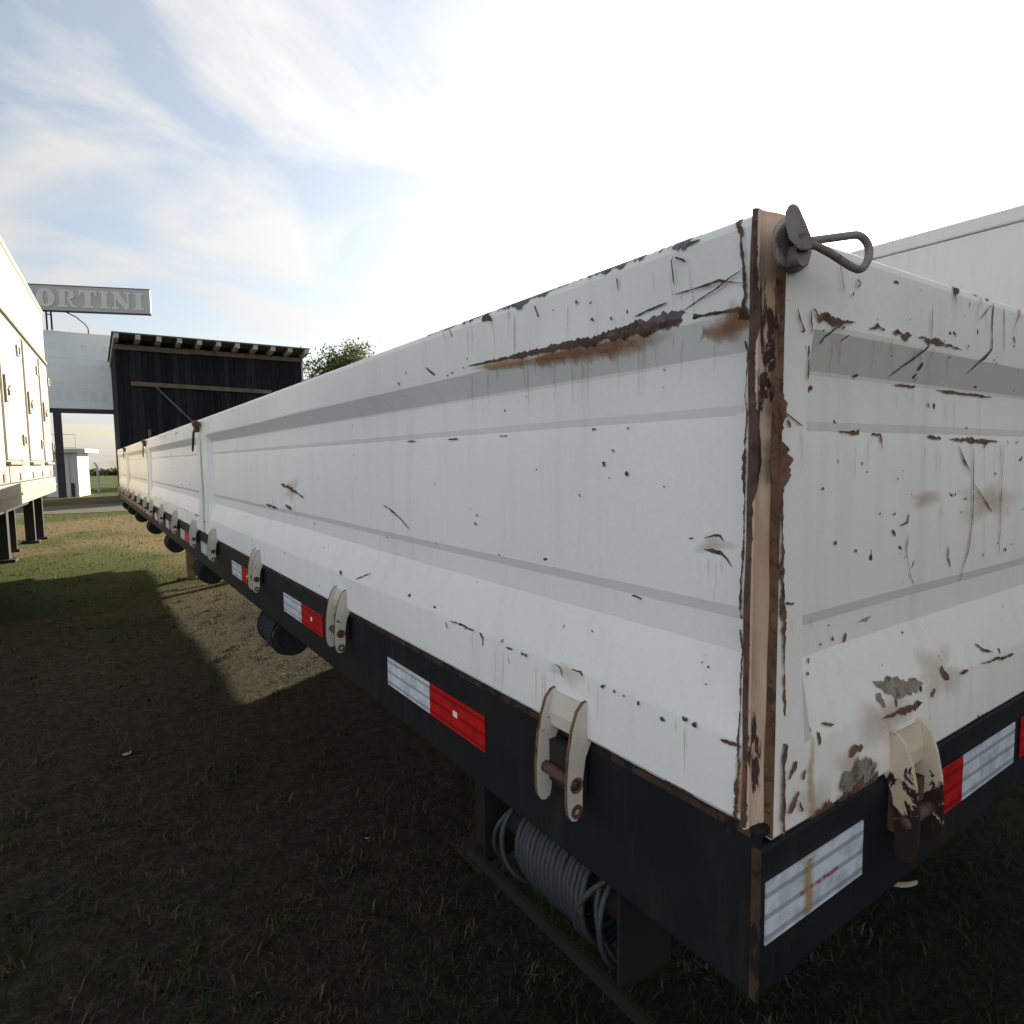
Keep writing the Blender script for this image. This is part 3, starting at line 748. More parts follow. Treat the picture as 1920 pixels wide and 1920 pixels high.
side_marks = [
    ribbon([(876, 687), (950, 672), (1030, 655), (1110, 640), (1190, 618), (1260, 600), (1325, 588)], [5, 6, 10, 15, 24, 22, 8], S, 0.5, 10, 4),
    ribbon([(1392, 404), (1394, 440), (1398, 500), (1400, 560), (1401, 600)], [12, 8, 5, 12, 24], S, 0.5, 11, 4, taper=False),
    ribbon([(1403, 502), (1375, 520), (1345, 541), (1305, 562), (1268, 586)], [3, 3, 4, 2, 2], S, 0.4, 12),
    ribbon([(1400, 532), (1350, 527), (1315, 538), (1260, 553)], [2, 4, 4, 2], S, 0.5, 13),
    ribbon([(1250, 566), (1215, 582), (1190, 595)], [3, 4, 2], S, 0.4, 14),
    ribbon([(1402, 577), (1360, 583), (1300, 592)], [10, 5, 4], S, 0.5, 15, taper=False),
    ribbon([(966, 590), (966, 630), (967, 664)], 1.6, S, 0.3, 16), ribbon([(1003, 572), (1012, 596)], 3, S, 0.4, 17),
    ribbon([(797, 689), (806, 697), (815, 703)], 4, S, 0.3, 18), ribbon([(848, 600), (850, 635)], 2, S, 0.5, 19),
    ribbon([(910, 590), (925, 601)], 3.5, S, 0.5, 20), ribbon([(955, 568), (968, 575)], 7, S, 0.6, 21),
    ribbon([(1268, 482), (1290, 492)], 4, S, 0.5, 22), ribbon([(1160, 520), (1164, 548)], 3, S, 0.5, 23), ribbon([(1264, 480), (1266, 535)], 2.4, S, 0.6, 24),
    ribbon([(1290, 462), (1300, 455), (1316, 449)], 4, S, 0.6, 25),
    ribbon([(765, 828), (783, 827)], 2, S, 0.5, 26), ribbon([(843, 824), (862, 823)], 2.5, S, 0.5, 27), ribbon([(938, 818), (954, 816)], 3, S, 0.5, 28), ribbon([(1112, 806), (1120, 804)], 3, S, 0.5, 29),
    ribbon([(1318, 1029), (1335, 1033), (1350, 1036), (1362, 1047), (1372, 1064)], [4, 7, 6, 3, 2], S, 0.4, 30),
    ribbon([(1318, 1009), (1335, 1004), (1347, 1003), (1357, 1016)], [2, 4, 7, 3], S, 0.5, 31), ribbon([(1290, 1010), (1300, 1008)], 3, S, 0.4, 32),
    ribbon([(528, 908), (538, 912), (552, 920), (570, 934)], [6, 9, 4, 5], S, 0.6, 33), ribbon([(536, 948), (548, 956)], 5, S, 0.6, 34),
    ribbon([(720, 946), (738, 958), (756, 974), (772, 992)], [2, 3.5, 2.5, 2], S, 0.5, 35), ribbon([(500, 945), (520, 953)], 3, S, 0.5, 36),
    ribbon([(670, 1086), (684, 1080), (700, 1074)], 1.8, S, 0.4, 37), ribbon([(1185, 1116), (1205, 1123)], 4, S, 0.5, 38),
    ribbon([(845, 1163), (862, 1168), (880, 1177), (893, 1183)], 3.2, S, 0.9, 39), ribbon([(838, 1165), (841, 1178)], 3, S, 0.4, 40),
    ribbon([(902, 1184), (907, 1196), (906, 1214)], [6, 3, 1.5], S, 0.5, 41), ribbon([(940, 1205), (946, 1198)], 3, S, 0.4, 42), ribbon([(950, 1213), (962, 1217)], 4, S, 0.5, 43),
    ribbon([(978, 1226), (990, 1230)], 8, S, 0.7, 44), ribbon([(1042, 1245), (1053, 1252), (1056, 1270)], [5, 4, 2], S, 0.5, 45), ribbon([(1072, 1254), (1090, 1260), (1094, 1268)], [2, 3, 6], S, 0.5, 46),
    ribbon([(1127, 1288), (1137, 1284)], 6, S, 0.6, 47), ribbon([(1151, 1296), (1155, 1298)], 6, S, 0.4, 48), ribbon([(1170, 1303), (1173, 1305)], 6, S, 0.4, 49),
    ribbon([(1196, 1316), (1201, 1320)], 8, S, 0.5, 50), ribbon([(1281, 1342), (1292, 1350)], 9, S, 0.7, 51), ribbon([(1299, 1357), (1308, 1364)], 8, S, 0.7, 52),
    ribbon([(1352, 1385), (1370, 1392), (1394, 1400)], [4, 5, 9], S, 0.7, 53),
    ribbon([(700, 1171), (850, 1252), (1000, 1333), (1150, 1414), (1300, 1496), (1388, 1544)], [2, 2.5, 4, 5, 8, 8], S, 0.8, 54, taper=False, side=-0.1),
    ribbon([(1390, 1180), (1391, 1260), (1390, 1340), (1388, 1430), (1386, 1540)], [3, 4, 3, 5, 6], S, 0.9, 55, 4, taper=False),
    ribbon([(1398, 640), (1398, 740), (1396, 850), (1394, 1000), (1392, 1160)], [3, 3, 6, 3, 3], S, 0.9, 56, 4, taper=False)]
rr = random.Random(3)
for (x, y, s_) in [(1150, 845, 5), (1134, 870, 8), (1176, 888, 8), (1144, 896, 4), (1114, 805, 4), (1178, 803, 4), (1089, 928, 6), (1245, 726, 3), (948, 770, 4), (990, 744, 3), (1112, 1183, 5), (895, 982, 6), (898, 966, 4), (940, 1040, 4), (1010, 880, 3), (1245, 912, 4), (1330, 1250, 5), (1325, 1228, 2.5), (1319, 1241, 3), (1326, 1282, 3), (641, 1072, 4), (589, 982, 4), (730, 1008, 3), (642, 1075, 6), (760, 700, 5), (747, 720, 5), (875, 672, 3), (868, 690, 4), (1115, 600, 7), (1150, 598, 6), (1085, 566, 6), (838, 705, 5), (1040, 582, 3)]:
    side_marks.append(ribbon([(x - s_ * 0.3, y - s_ * 0.5), (x + s_ * 0.25, y + s_ * 0.5)], s_ * 0.8, S, 0.7, int(x * 7 + y), 2, 0.0012))
# stray fly-specks and nicks along the whole board
for i in range(30):
    Y = rr.uniform(0.4, 2.9) if i < 22 else rr.uniform(0.4, 1.2); Z = rr.choice([rr.uniform(1.12, 1.65), rr.gauss(1.182, 0.006), rr.gauss(1.584, 0.01), rr.uniform(1.60, 1.66)])
    s_ = rr.uniform(0.0012, 0.0035); a = rr.uniform(0, 6.28); DEC[0] += 1
    pts = []
    for k in range(7):
        t = 2 * math.pi * k / 7; q_ = s_ * rr.uniform(0.5, 1.2); pts.append(side_xyz(Y + q_ * math.cos(t) * (1 + math.sin(a)), Z + q_ * math.sin(t), 0.0018))
    side_marks.append((pts, [tuple(range(7))], [1.0] * 7))
dr = []; rd = random.Random(15)
for (x, y, n_) in [(1120, 655, 5), (1200, 640, 6), (1010, 672, 4), (1300, 620, 5), (930, 690, 3), (1085, 1262, 4), (985, 1232, 3), (900, 1188, 3), (1290, 1352, 3), (1340, 1040, 3), (545, 925, 2), (1110, 560, 3), (960, 575, 3), (1260, 500, 4), (860, 610, 3)]:
    for _ in range(n_):
        xx = x + rd.uniform(-45, 45); yy = y + (x - xx) * (0.18 if y < 700 else (-0.5 if y > 1100 else 0)); L_ = rd.uniform(25, 120)
        dr.append(ribbon([(xx, yy), (xx - 0.5, yy + L_ * 0.5), (xx - 1, yy + L_)], [rd.uniform(2.5, 6), rd.uniform(2, 5), 1.2], S, 0.2, rd.randrange(9999), 4, 0.004))
commit('rust_drips', M['drip'], dr, b0)
commit('rust_marks', M['rust'], side_marks, b0, 'brown rust scratches and chips on the side board')
# same kind of small chips on the farther boards
for bi in (1, 2, 3):
    y0, y1 = JOINTS[2 * bi], JOINTS[2 * bi + 1]; parts = []
    for i in range(70):
        Y = rr.uniform(y0 + 0.05, y1 - 0.05); Z = rr.choice([rr.uniform(1.12, 1.65), rr.gauss(1.182, 0.008), rr.uniform(1.62, 1.66), 1.104 + abs(rr.gauss(0, 0.004))])
        Z = min(max(Z, 1.105), 1.655); s_ = rr.uniform(0.003, 0.010); pts = []
        for k in range(7):
            t = 2 * math.pi * k / 7; q_ = s_ * rr.uniform(0.4, 1.2); z = min(max(Z + q_ * math.sin(t), 1.104), 1.658); y = Y + 1.6 * q_ * math.cos(t)
            pts.append((X0 + float(inset(z, y, y0, y1, *BF[bi])) + ripple(y, z) - 0.002, y, z))
        parts.append((pts, [tuple(range(7))], [1.0] * 7))
    commit('rust_marks', M['rust'], parts, boards[bi])
# ---- rear board
commit('rust_stain', M['stain'], [
    patch((1622, 1162), 14, 5, R_, 64, 0.3, -0.3)], rb)
commit('rust_stain', M['faint'], [patch((1655, 1350), 60, 55, R_, 61), patch((1760, 1262), 50, 50, R_, 62), patch((1735, 935), 30, 20, R_, 63), patch((1850, 940), 60, 40, R_, 65), patch((1600, 1440), 36, 50, R_, 66), patch((1530, 1520), 40, 70, R_, 67)], rb)
commit('ochre_run', M['runstain'], [
    ribbon([(1515, 1360), (1516, 1440), (1518, 1520), (1518, 1545)], [14, 20, 24, 24], R_, 0.2, 68, 6)], rb)
commit('bare_scuff', M['scuff'], [
    ribbon([(1634, 1276), (1660, 1288), (1690, 1287), (1730, 1280)], [10, 26, 28, 16], R_, 0.35, 70, 5),
    ribbon([(1640, 1300), (1650, 1318), (1658, 1325)], [14, 20, 10], R_, 0.5, 71, 4),
    ribbon([(1570, 1475), (1590, 1455), (1610, 1440), (1640, 1435)], [40, 36, 40, 30], R_, 0.4, 72, 5)], rb)
def edge_run():
    out = []
    ys = [540, 620, 700, 760, 850, 880, 930, 1000, 1060, 1100, 1160, 1220, 1300, 1360, 1420, 1480, 1530, 1572]
    ws = [7, 8, 22, 34, 40, 56, 8, 8, 14, 8, 22, 8, 8, 8, 9, 8, 8, 8]
    xs_ = [1449, 1454, 1457, 1459, 1461, 1462, 1463, 1464, 1465, 1465, 1466, 1466, 1466, 1466, 1465, 1464, 1463, 1462]
    out.append(ribbon(list(zip(xs_, ys)), ws, R_, 0.55, 80, 5, 0.0026, taper=False, side=0.0)); return out
rear_marks = edge_run() + [
    ribbon([(1492, 575), (1497, 600), (1505, 640), (1510, 660)], [3, 5, 3, 2], R_, 0.5, 81), ribbon([(1516, 580), (1514, 640), (1512, 716)], [4, 5, 4], R_, 0.8, 82),
    ribbon([(1520, 578), (1532, 596), (1552, 602), (1575, 604), (1600, 606)], [10, 18, 14, 8, 4], R_, 0.8, 83, 4),
    ribbon([(1533, 648), (1540, 634), (1560, 618), (1580, 610)], [11, 4, 3, 2], R_, 0.5, 84), ribbon([(1575, 618), (1582, 613)], 4, R_, 0.4, 85), ribbon([(1572, 640), (1590, 628)], 3, R_, 0.4, 86),
    ribbon([(1625, 618), (1640, 612), (1655, 620)], [3, 8, 6], R_, 0.8, 87), ribbon([(1670, 622), (1690, 628), (1705, 630)], [6, 9, 6], R_, 0.9, 88), ribbon([(1716, 632), (1735, 636), (1760, 644), (1800, 656)], [4, 9, 6, 3], R_, 0.9, 89),
    ribbon([(1744, 575), (1743, 610), (1741, 640)], 2.4, R_, 0.3, 90), ribbon([(1740, 645), (1712, 670), (1684, 690), (1660, 708)], [4, 3, 3, 2], R_, 0.4, 91),
    ribbon([(1860, 566), (1859, 600), (1858, 655), (1835, 678), (1806, 704)], [4, 4, 4, 3, 2], R_, 0.4, 92), ribbon([(1858, 572), (1835, 600)], 2, R_, 0.4, 93), ribbon([(1880, 575), (1882, 660)], 1.8, R_, 0.4, 94),
    ribbon([(1900, 630), (1903, 645)], 4, R_, 0.4, 95), ribbon([(1569, 492), (1578, 550)], 2.5, R_, 0.4, 96), ribbon([(1600, 525), (1609, 533), (1602, 541)], 3.4, R_, 0.5, 97), ribbon([(1596, 548), (1593, 557)], 5, R_, 0.5, 98),
    ribbon([(1640, 482), (1720, 508), (1800, 536), (1915, 577)], [3, 4, 5, 5], R_, 0.9, 99, 3, taper=False), ribbon([(1782, 535), (1786, 552), (1790, 570)], [5, 4, 2], R_, 0.5, 100), ribbon([(1818, 545), (1833, 556)], 7, R_, 0.8, 101), ribbon([(1850, 552), (1848, 562)], 5, R_, 0.6, 102), ribbon([(1817, 566), (1816, 578)], 3, R_, 0.5, 103),
    ribbon([(1672, 722), (1692, 724), (1713, 726)], [3, 4, 3], R_, 0.6, 104), ribbon([(1750, 732), (1800, 738), (1858, 745)], [3, 4, 4], R_, 0.5, 105), ribbon([(1594, 707), (1605, 704)], 4, R_, 0.5, 106), ribbon([(1734, 754), (1738, 766)], 3.4, R_, 0.4, 107),
    ribbon([(1461, 765), (1480, 780), (1505, 800)], [4, 3, 2], R_, 0.3, 108), ribbon([(1475, 785), (1482, 802)], 7, R_, 0.5, 109),
    ribbon([(1570, 808), (1590, 810), (1608, 811)], 4, R_, 1.1, 110), ribbon([(1630, 813), (1648, 815), (1652, 845)], [5, 6, 2], R_, 0.8, 111), ribbon([(1735, 818), (1760, 822)], 5, R_, 1.0, 112), ribbon([(1775, 823), (1810, 826), (1870, 828)], [4, 6, 5], R_, 1.0, 113),
    ribbon([(1790, 832), (1802, 862), (1816, 888)], [2, 4, 3], R_, 0.6, 114), ribbon([(1818, 832), (1820, 900), (1819, 960), (1812, 1030), (1800, 1070), (1795, 1090)], [2, 2.4, 2.6, 3, 2.5, 4], R_, 0.5, 115), ribbon([(1876, 832), (1874, 900), (1870, 980), (1868, 1040)], [2, 2.5, 4, 3], R_, 0.6, 116),
    ribbon([(1820, 905), (1840, 935), (1856, 960)], [2, 2, 4], R_, 0.6, 117), ribbon([(1776, 1020), (1775, 1045), (1780, 1065)], [3, 4, 3], R_, 0.6, 118), ribbon([(1702, 962), (1700, 980), (1685, 986)], [4, 4, 2], R_, 0.5, 119), ribbon([(1672, 992), (1678, 1006)], 5, R_, 0.4, 120), ribbon([(1702, 1000), (1698, 1030), (1706, 1080), (1714, 1098)], 1.8, R_, 0.9, 121),
    ribbon([(1585, 1185), (1580, 1205)], 6, R_, 0.5, 122), ribbon([(1558, 1192), (1562, 1200)], 8, R_, 0.5, 123), ribbon([(1512, 1232), (1508, 1243)], 4, R_, 0.4, 124), ribbon([(1509, 1258), (1511, 1266)], 5, R_, 0.4, 125), ribbon([(1470, 1130), (1480, 1132), (1487, 1130)], 5, R_, 0.5, 126),
    ribbon([(1650, 1348), (1680, 1335), (1705, 1328), (1728, 1316)], [3, 8, 14, 14], R_, 0.5, 127, 4), ribbon([(1745, 1305), (1752, 1290)], [14, 10], R_, 0.5, 128), ribbon([(1762, 1258), (1774, 1264), (1780, 1275)], [12, 14, 5], R_, 0.6, 129),
    ribbon([(1800, 1262), (1815, 1256)], 6, R_, 0.9, 130), ribbon([(1838, 1245), (1900, 1225)], 4, R_, 1.1, 131), ribbon([(1825, 1205), (1840, 1218), (1860, 1222)], [2, 3, 3], R_, 0.6, 132),
    ribbon([(1590, 1420), (1596, 1405), (1615, 1400)], [16, 14, 16], R_, 0.5, 133, 4), ribbon([(1490, 1425), (1480, 1445), (1474, 1460)], [7, 12, 10], R_, 0.8, 134, 4), ribbon([(1506, 1440), (1500, 1462)], [4, 10], R_, 0.6, 135), ribbon([(1493, 1480), (1486, 1505), (1474, 1524)], [9, 12, 8], R_, 0.8, 136, 4), ribbon([(1512, 1358), (1514, 1372)], 8, R_, 0.7, 137), ribbon([(1495, 1500), (1500, 1520)], 6, R_, 0.8, 138), ribbon([(1535, 1355), (1560, 1357)], 3.5, R_, 0.8, 139),
    ribbon([(1464, 1572), (1500, 1552), (1540, 1524), (1580, 1497), (1640, 1460)], [10, 12, 26, 20, 10], R_, 0.7, 140, 4, taper=False), ribbon([(1800, 1372), (1830, 1352), (1860, 1335), (1918, 1302)], [6, 12, 5, 4], R_, 0.8, 141)]
for (x, y, s_) in [(1542, 916, 6), (1566, 1018, 9), (1648, 963, 5), (1675, 963, 6), (1680, 898, 5), (1786, 927, 5), (1806, 935, 6), (1798, 960, 4), (1863, 888, 5), (1615, 871, 4), (1690, 882, 3), (1605, 1033, 7), (1695, 1045, 4), (1691, 1185, 5), (1536, 1208, 6), (1552, 1172, 4), (1842, 838, 5), (1906, 829, 5), (1520, 730, 8), (1540, 620, 5), (1667, 668, 4), (1812, 650, 6), (1700, 600, 4), (1722, 545, 4), (1640, 600, 4), (1766, 640, 5), (1893, 1020, 5), (1840, 1040, 6), (1880, 1030, 7)]:
    rear_marks.append(ribbon([(x + s_ * 0.1, y - s_ * 0.5), (x - s_ * 0.1, y + s_ * 0.5)], s_ * 0.8, R_, 0.7, int(x * 3 + y), 2, 0.0012))
for i in range(24):
    Xp = rr.uniform(0.55, 2.9); Z = min(max(rr.choice([rr.uniform(1.10, 1.64), rr.gauss(rz(1.182), 0.006), rr.gauss(rz(1.584), 0.01)]), RB + 0.01), RT - 0.01)
    s_ = rr.uniform(0.0015, 0.0045); pts = []
    for k in range(7):
        t = 2 * math.pi * k / 7; q_ = s_ * rr.uniform(0.4, 1.2); pts.append(rear_xyz(Xp + q_ * math.cos(t), min(max(Z + 1.5 * q_ * math.sin(t), RB + 0.001), RT - 0.001), 0.0012))
    rear_marks.append((pts, [tuple(range(7))], [1.0] * 7))
dr = []
for (x, y, n_) in [(1545, 612, 5), (1640, 625, 4), (1740, 645, 5), (1800, 740, 5), (1690, 728, 3), (1590, 815, 3), (1760, 824, 4), (1840, 828, 5), (1850, 960, 4), (1740, 940, 3), (1690, 1340, 4), (1765, 1270, 4), (1600, 1420, 3), (1800, 545, 4), (1880, 570, 4), (1480, 800, 3), (1490, 1150, 3)]:
    for _ in range(n_):
        xx = x + rd.uniform(-35, 35); yy = y + rd.uniform(-4, 6); L_ = rd.uniform(25, 110)
        dr.append(ribbon([(xx, yy), (xx + 0.4, yy + L_ * 0.5), (xx + 1, yy + L_)], [rd.uniform(3, 7), rd.uniform(2, 6), 1.4], R_, 0.2, rd.randrange(9999), 4, 0.004))
commit('rust_drips', M['drip'], dr, rb)
commit('rust_marks', M['rustedge'], rear_marks, rb, 'ragged brown rust and scratches on the rear board')
# left end face of the rear board is bare rust
MB().box((RX0 - 0.0012, YR + 0.0012, RB + 0.002), (RX0 - 0.0004, YR + 0.012, RT - 0.012)).build('rusted_edge', M['rustedge'], rb, (RX0, YR, RB))
# rust on the post's outer lip
lipm = MB(); r5 = random.Random(5); a = 0.0; rows = []
for z in np.linspace(1.100, 1.665, 260):
    a = 0.8 * a + 0.2 * r5.uniform(-1, 1) * 2.2
    wd = 0.0004 + 0.0026 * a + (0.012 * math.exp(-((z - 1.45) / 0.03) ** 2)) + 0.010 * math.exp(-((z - 1.575) / 0.025) ** 2); wd = max(0.0015, wd)
    wob = 0.0022 * math.sin(z * 23) + 0.0012 * math.sin(z * 61)
    wob *= 0.5; e_ = max(0.0, min(wd - 0.005, 0.014)); q1 = 0.0009 + min(wd, 0.0050); rows.append([(0.4988 + wob, 0.3515, z), (0.4984 + wob, 0.3481 + 0.6 * wob, z), (0.4988 + wob + q1 * 0.5, 0.3481 - q1 * 0.26 + 0.6 * wob, z), (0.4988 + wob + q1, 0.3481 - q1 * 0.50 + 0.6 * wob, z), (0.4988 + wob + q1 + e_, 0.3481 - q1 * 0.50 + 0.6 * wob + e_ * 0.16, z)])
lipm.quad_strip(rows); lipm.build('rusted_lip', M['rust'], cp, None, recalc=False)
# ochre run on the rear tape
tv = MB(); rows = []; fd = []
for i in range(24):
    z = 0.984 + 0.059 * i / 23
    rows.append([(0.588 + 0.0012 * math.sin(i * 0.31) + dx, 0.3332, z) for dx in (-0.011, -0.005, 0.0, 0.005, 0.011)]); fd += [0, 0.6, 1, 0.6, 0]
tv.quad_strip(rows); me = tv.mesh('ochre_run'); at_ = me.attributes.new('fade', 'FLOAT', 'POINT'); at_.data.foreach_set('value', fd)
me.transform(Matrix.Translation(-ORG[wp.name])); link('ochre_run', me, M['runstain'], wp, tuple(ORG[wp.name]))

# ================================================================== LEFT WHITE BOX BODY
ang = math.radians(3.2)
bl = empty('box_body', (-0.40 + math.sin(ang) * 0, 15.4, 0), -ang)
tag(bl, 'tall sunlit cream box body with side doors on black stands', 'box body')
def bpart(m, name, mat, parent=None, bevel=0.0, smooth=False):
    """geometry given in the box's own frame (x out of the side, y along it)"""
    me = m.mesh(name, smooth); import bmesh
    bm = bmesh.new(); bm.from_mesh(me); bmesh.ops.recalc_face_normals(bm, faces=bm.faces); bm.to_mesh(me); bm.free()
    if mat: me.materials.append(mat)
    o = bpy.data.objects.new(name, me); COL.objects.link(o); o.parent = parent or bl
    if bevel:
        md = o.modifiers.new('bevel', 'BEVEL'); md.width = bevel; md.segments = 2; md.limit_method = 'ANGLE'
    return o
L0, L1 = -9.4, -0.12
M['alu'] = simple('dull_aluminium', (0.30, 0.295, 0.27), 0.5, 0.3, 0.2, 5)
M['seal'] = simple('grey_door_seal', (0.22, 0.21, 0.19), 0.8, 0, 0.2)
M['fitting'] = simple('galvanised_fitting', (0.28, 0.27, 0.25), 0.5, 0.5, 0.3, 20)
M['dark'] = simple('black_iron_stand', (0.012, 0.011, 0.012), 0.7, 0, 0.3, 12)
M['redlamp'] = simple('faded_red_marker', (0.34, 0.10, 0.08), 0.4, 0, 0.1)
bpart(MB().box((-2.5, L0, 1.22), (0, L1, 4.36)), 'shell', M['boxwhite'], bevel=0.03)
bpart(MB().box((-2.52, L0 - 0.02, 4.30), (0.02, L1 + 0.02, 4.42)), 'roof_cap', M['boxwhite'], bevel=0.04)
bpart(MB().box((0.001, L0, 3.36), (0.035, L1 - 0.05, 3.42)), 'belt_moulding', M['seal'], bevel=0.008)
bpart(MB().box((-2.49, L0, 0.93), (0.03, L1, 1.218)), 'lower_rail', M['alu'], bevel=0.012)
bpart(MB().box((0.031, L0, 1.06), (0.045, L1, 1.085)), 'rail_bead', M['alu'])
bpart(MB().box((-2.4, L0 + 0.2, 0.74), (-0.35, L1 - 0.3, 0.929)), 'chassis', M['dark'])
for (a, b) in ((-8.0, -6.6), (-5.62, -4.25), (-3.45, -2.05), (-1.45, -0.27)):
    d = bpart(MB().box((0.001, a, 1.52), (0.022, b, 3.30)), 'door', M['boxwhite'], bevel=0.006)
    for (p, q_) in (((a - 0.02, 1.50), (a, 3.32)), ((b, 1.50), (b + 0.02, 3.32))):
        bpart(MB().box((0.0008, p[0], p[1]), (0.010, q_[0], q_[1])), 'door_seal', M['seal'], d)
    bpart(MB().box((0.002, a - 0.02, 1.455), (0.05, b + 0.02, 1.498)), 'sill', M['seal'], d, 0.006)
    for z in (1.72, 2.95):
        bpart(MB().box((0.023, b - 0.02, z), (0.05, b + 0.14, z + 0.16)), 'door_hinge', M['fitting'], d, 0.012)
        bpart(MB().box((0.051, b + 0.03, z + 0.03), (0.066, b + 0.09, z + 0.13)), 'hinge_leaf', M['seal'], d, 0.008)
    h = bpart(MB().box((0.023, a + 0.06, 2.22), (0.055, a + 0.20, 2.56)), 'latch_plate', M['fitting'], d, 0.015)
    bpart(MB().bar((0.06, a + 0.10, 2.34), (0.07, a + 0.24, 2.40), 0.04, 0.09), 'handle', M['fitting'], d, 0.01)
for y in (-7.3, -5.9, -4.55, -3.2, -1.95, -0.6):
    bpart(MB().box((0.001, y - 0.04, 1.25), (0.012, y + 0.04, 1.35)), 'side_marker', M['redlamp'], bevel=0.004)
bpart(MB().box((0.001, -5.45, 1.24), (0.008, -5.15, 1.44)), 'data_plate', M['alu'])
def stand(x, y, wd):
    l = bpart(MB().box((x - wd / 2, y - wd / 2, 0.02), (x + wd / 2, y + wd / 2, 0.94)), 'stand_leg', M['dark'], bevel=0.006)
    bpart(MB().box((x - wd * 0.9, y - wd * 0.9, -0.012), (x + wd * 0.9, y + wd * 0.9, 0.045)), 'foot_plate', M['iron'], l, 0.006)
Rb = Matrix.Rotation(ang, 4, 'Z')
for X_, Y_, wd in ((-1.02, 12.1, 0.20), (-0.97, 13.45, 0.10), (-0.80, 14.75, 0.15), (-0.69, 15.75 - 0.35, 0.14), (-2.3, 12.1, 0.2), (-2.2, 14.9, 0.15), (-1.4, 8.2, 0.2), (-2.6, 8.2, 0.2)):
    p = Rb @ Vector((X_ + 0.40, Y_ - 15.4, 0)); stand(p.x, p.y, wd)
cyl((-0.9, -3.4, 0.86), (1, 0, 0), 0.10, 0.25).v
bpart(MB().tube([(-1.0, -2.9, 0.83), (-0.6, -2.9, 0.83)], 0.11, 18), 'air_tank', M['dark'])

# ================================================================== RIGHT WHITE BOX BODY
br = empty('box_body', (6.25, 1.2, 0))
tag(br, 'plain grey white box body parked in shade beyond the rusty rear board', 'box body')
RBX, RY0, RY1 = 5.0, -4.2, 6.35
MB().box((RBX, RY0, 0.92), (7.5, RY1, 2.905)).build('shell', M['boxgrey'], br, (6.25, 1.2, 0), bevel=0.01)
MB().box((RBX - 0.012, RY0 - 0.01, 2.908), (7.512, RY1 + 0.01, 3.005)).build('roof_rail', M['boxgrey'], br, (6.25, 1.2, 0), bevel=0.012)
for i in range(9):
    y = RY0 + 0.6 + i * 1.22
    MB().box((RBX - 0.004, y, 0.93), (RBX - 0.0005, y + 0.012, 2.90)).build('panel_seam', M['boxgrey'], br, (RBX, y, 0.92))
    MB().box((RBX - 0.0145, y, 2.912), (RBX - 0.0125, y + 0.008, 3.00)).build('rail_joint', M['seal'], br, (RBX, y, 2.9))
MB().box((RBX - 0.015, RY0, 0.80), (7.51, RY1, 0.918)).build('lower_rail', M['alu'], br, (6.25, 1.2, 0), bevel=0.01)
for x in (5.3, 7.2):
    for y in (-3.4, 0.9, 5.6):
        l = MB().box((x - 0.07, y - 0.07, 0.02), (x + 0.07, y + 0.07, 0.80)).build('stand_leg', M['dark'], br, (x, y, 0))
        MB().box((x - 0.14, y - 0.14, -0.02), (x + 0.14, y + 0.14, 0.03)).build('foot_plate', M['iron'], l, (x, y, 0))

# ================================================================== DARK TIMBER SHED
sh = empty('timber_shed', (5.2, 33, 0)); SO = (5.2, 33, 0)
tag(sh, 'black weathered timber shed with pale rafter ends under its roof', 'shed')
SY = 30.0
woods = [simple('tarred_board_%d' % i, c, 0.9, 0, 0.45, 3, 0.006, 0.15, (6, 6, 0.5)) for i, c in enumerate([(0.008, 0.009, 0.013), (0.012, 0.012, 0.017), (0.018, 0.018, 0.022), (0.010, 0.011, 0.013)])]
M['oldwood'] = simple('grey_brown_timber', (0.10, 0.08, 0.06), 0.9, 0, 0.4, 5, 0.004)
M['whitewood'] = simple('pale_rafter', (0.34, 0.33, 0.30), 0.8, 0, 0.15, 6)
M['rooftin'] = simple('dark_roof_sheet', (0.10, 0.10, 0.10), 0.7, 0.2, 0.3, 4)
M['trim'] = simple('pale_corner_trim', (0.35, 0.35, 0.34), 0.8, 0, 0.15, 4)
r6 = random.Random(6); x = 1.46; i = 0
while x < 8.78:
    wdt = min(r6.choice([0.20, 0.22, 0.24]), 8.80 - x); yy = SY + r6.uniform(-0.012, 0.012)
    MB().box((x, yy, 0.0), (x + wdt - 0.012, yy + 0.03, 6.28)).build('board', woods[r6.randrange(4)], sh, (x, SY, 0)); x += wdt; i += 1
MB().box((1.47, SY + 0.045, 0), (8.79, SY + 0.07, 6.26)).build('wall_backing', woods[0], sh, SO)
MB().box((1.47, SY + 0.075, 0), (1.50, 34.2, 6.0)).build('side_wall', woods[1], sh, SO)
MB().box((8.76, SY + 0.075, 0), (8.79, 34.2, 6.0)).build('side_wall', woods[1], sh, SO)
MB().box((1.47, 34.2, 0), (8.79, 34.25, 5.9)).build('back_wall', woods[1], sh, SO)
m = MB(); m.prism([(29.25, 6.53), (29.25, 6.58), (34.6, 6.02), (34.6, 5.97)], lambda a, b, t: (t, a, b), 1.36, 9.0); m.build('roof', M['rooftin'], sh, SO)
for i in range(11):
    x = 1.42 + i * 0.735
    m = MB(); m.prism([(29.20, 6.515), (29.20, 6.33), (29.96, 6.25), (34.0, 5.80), (34.0, 6.01)], lambda a, b, t: (t, a, b), x, x + 0.17); m.build('rafter', M['whitewood'], sh, (x, SY, 6.3))
MB().box((1.40, SY - 0.12, 6.00), (4.2, SY - 0.02, 6.20)).build('wall_plate', M['oldwood'], sh, (2.8, SY, 6.0), bevel=0.01)
MB().box((4.2, SY - 0.10, 6.03), (8.85, SY - 0.02, 6.22)).build('wall_plate', M['oldwood'], sh, (6.5, SY, 6.0), bevel=0.01)
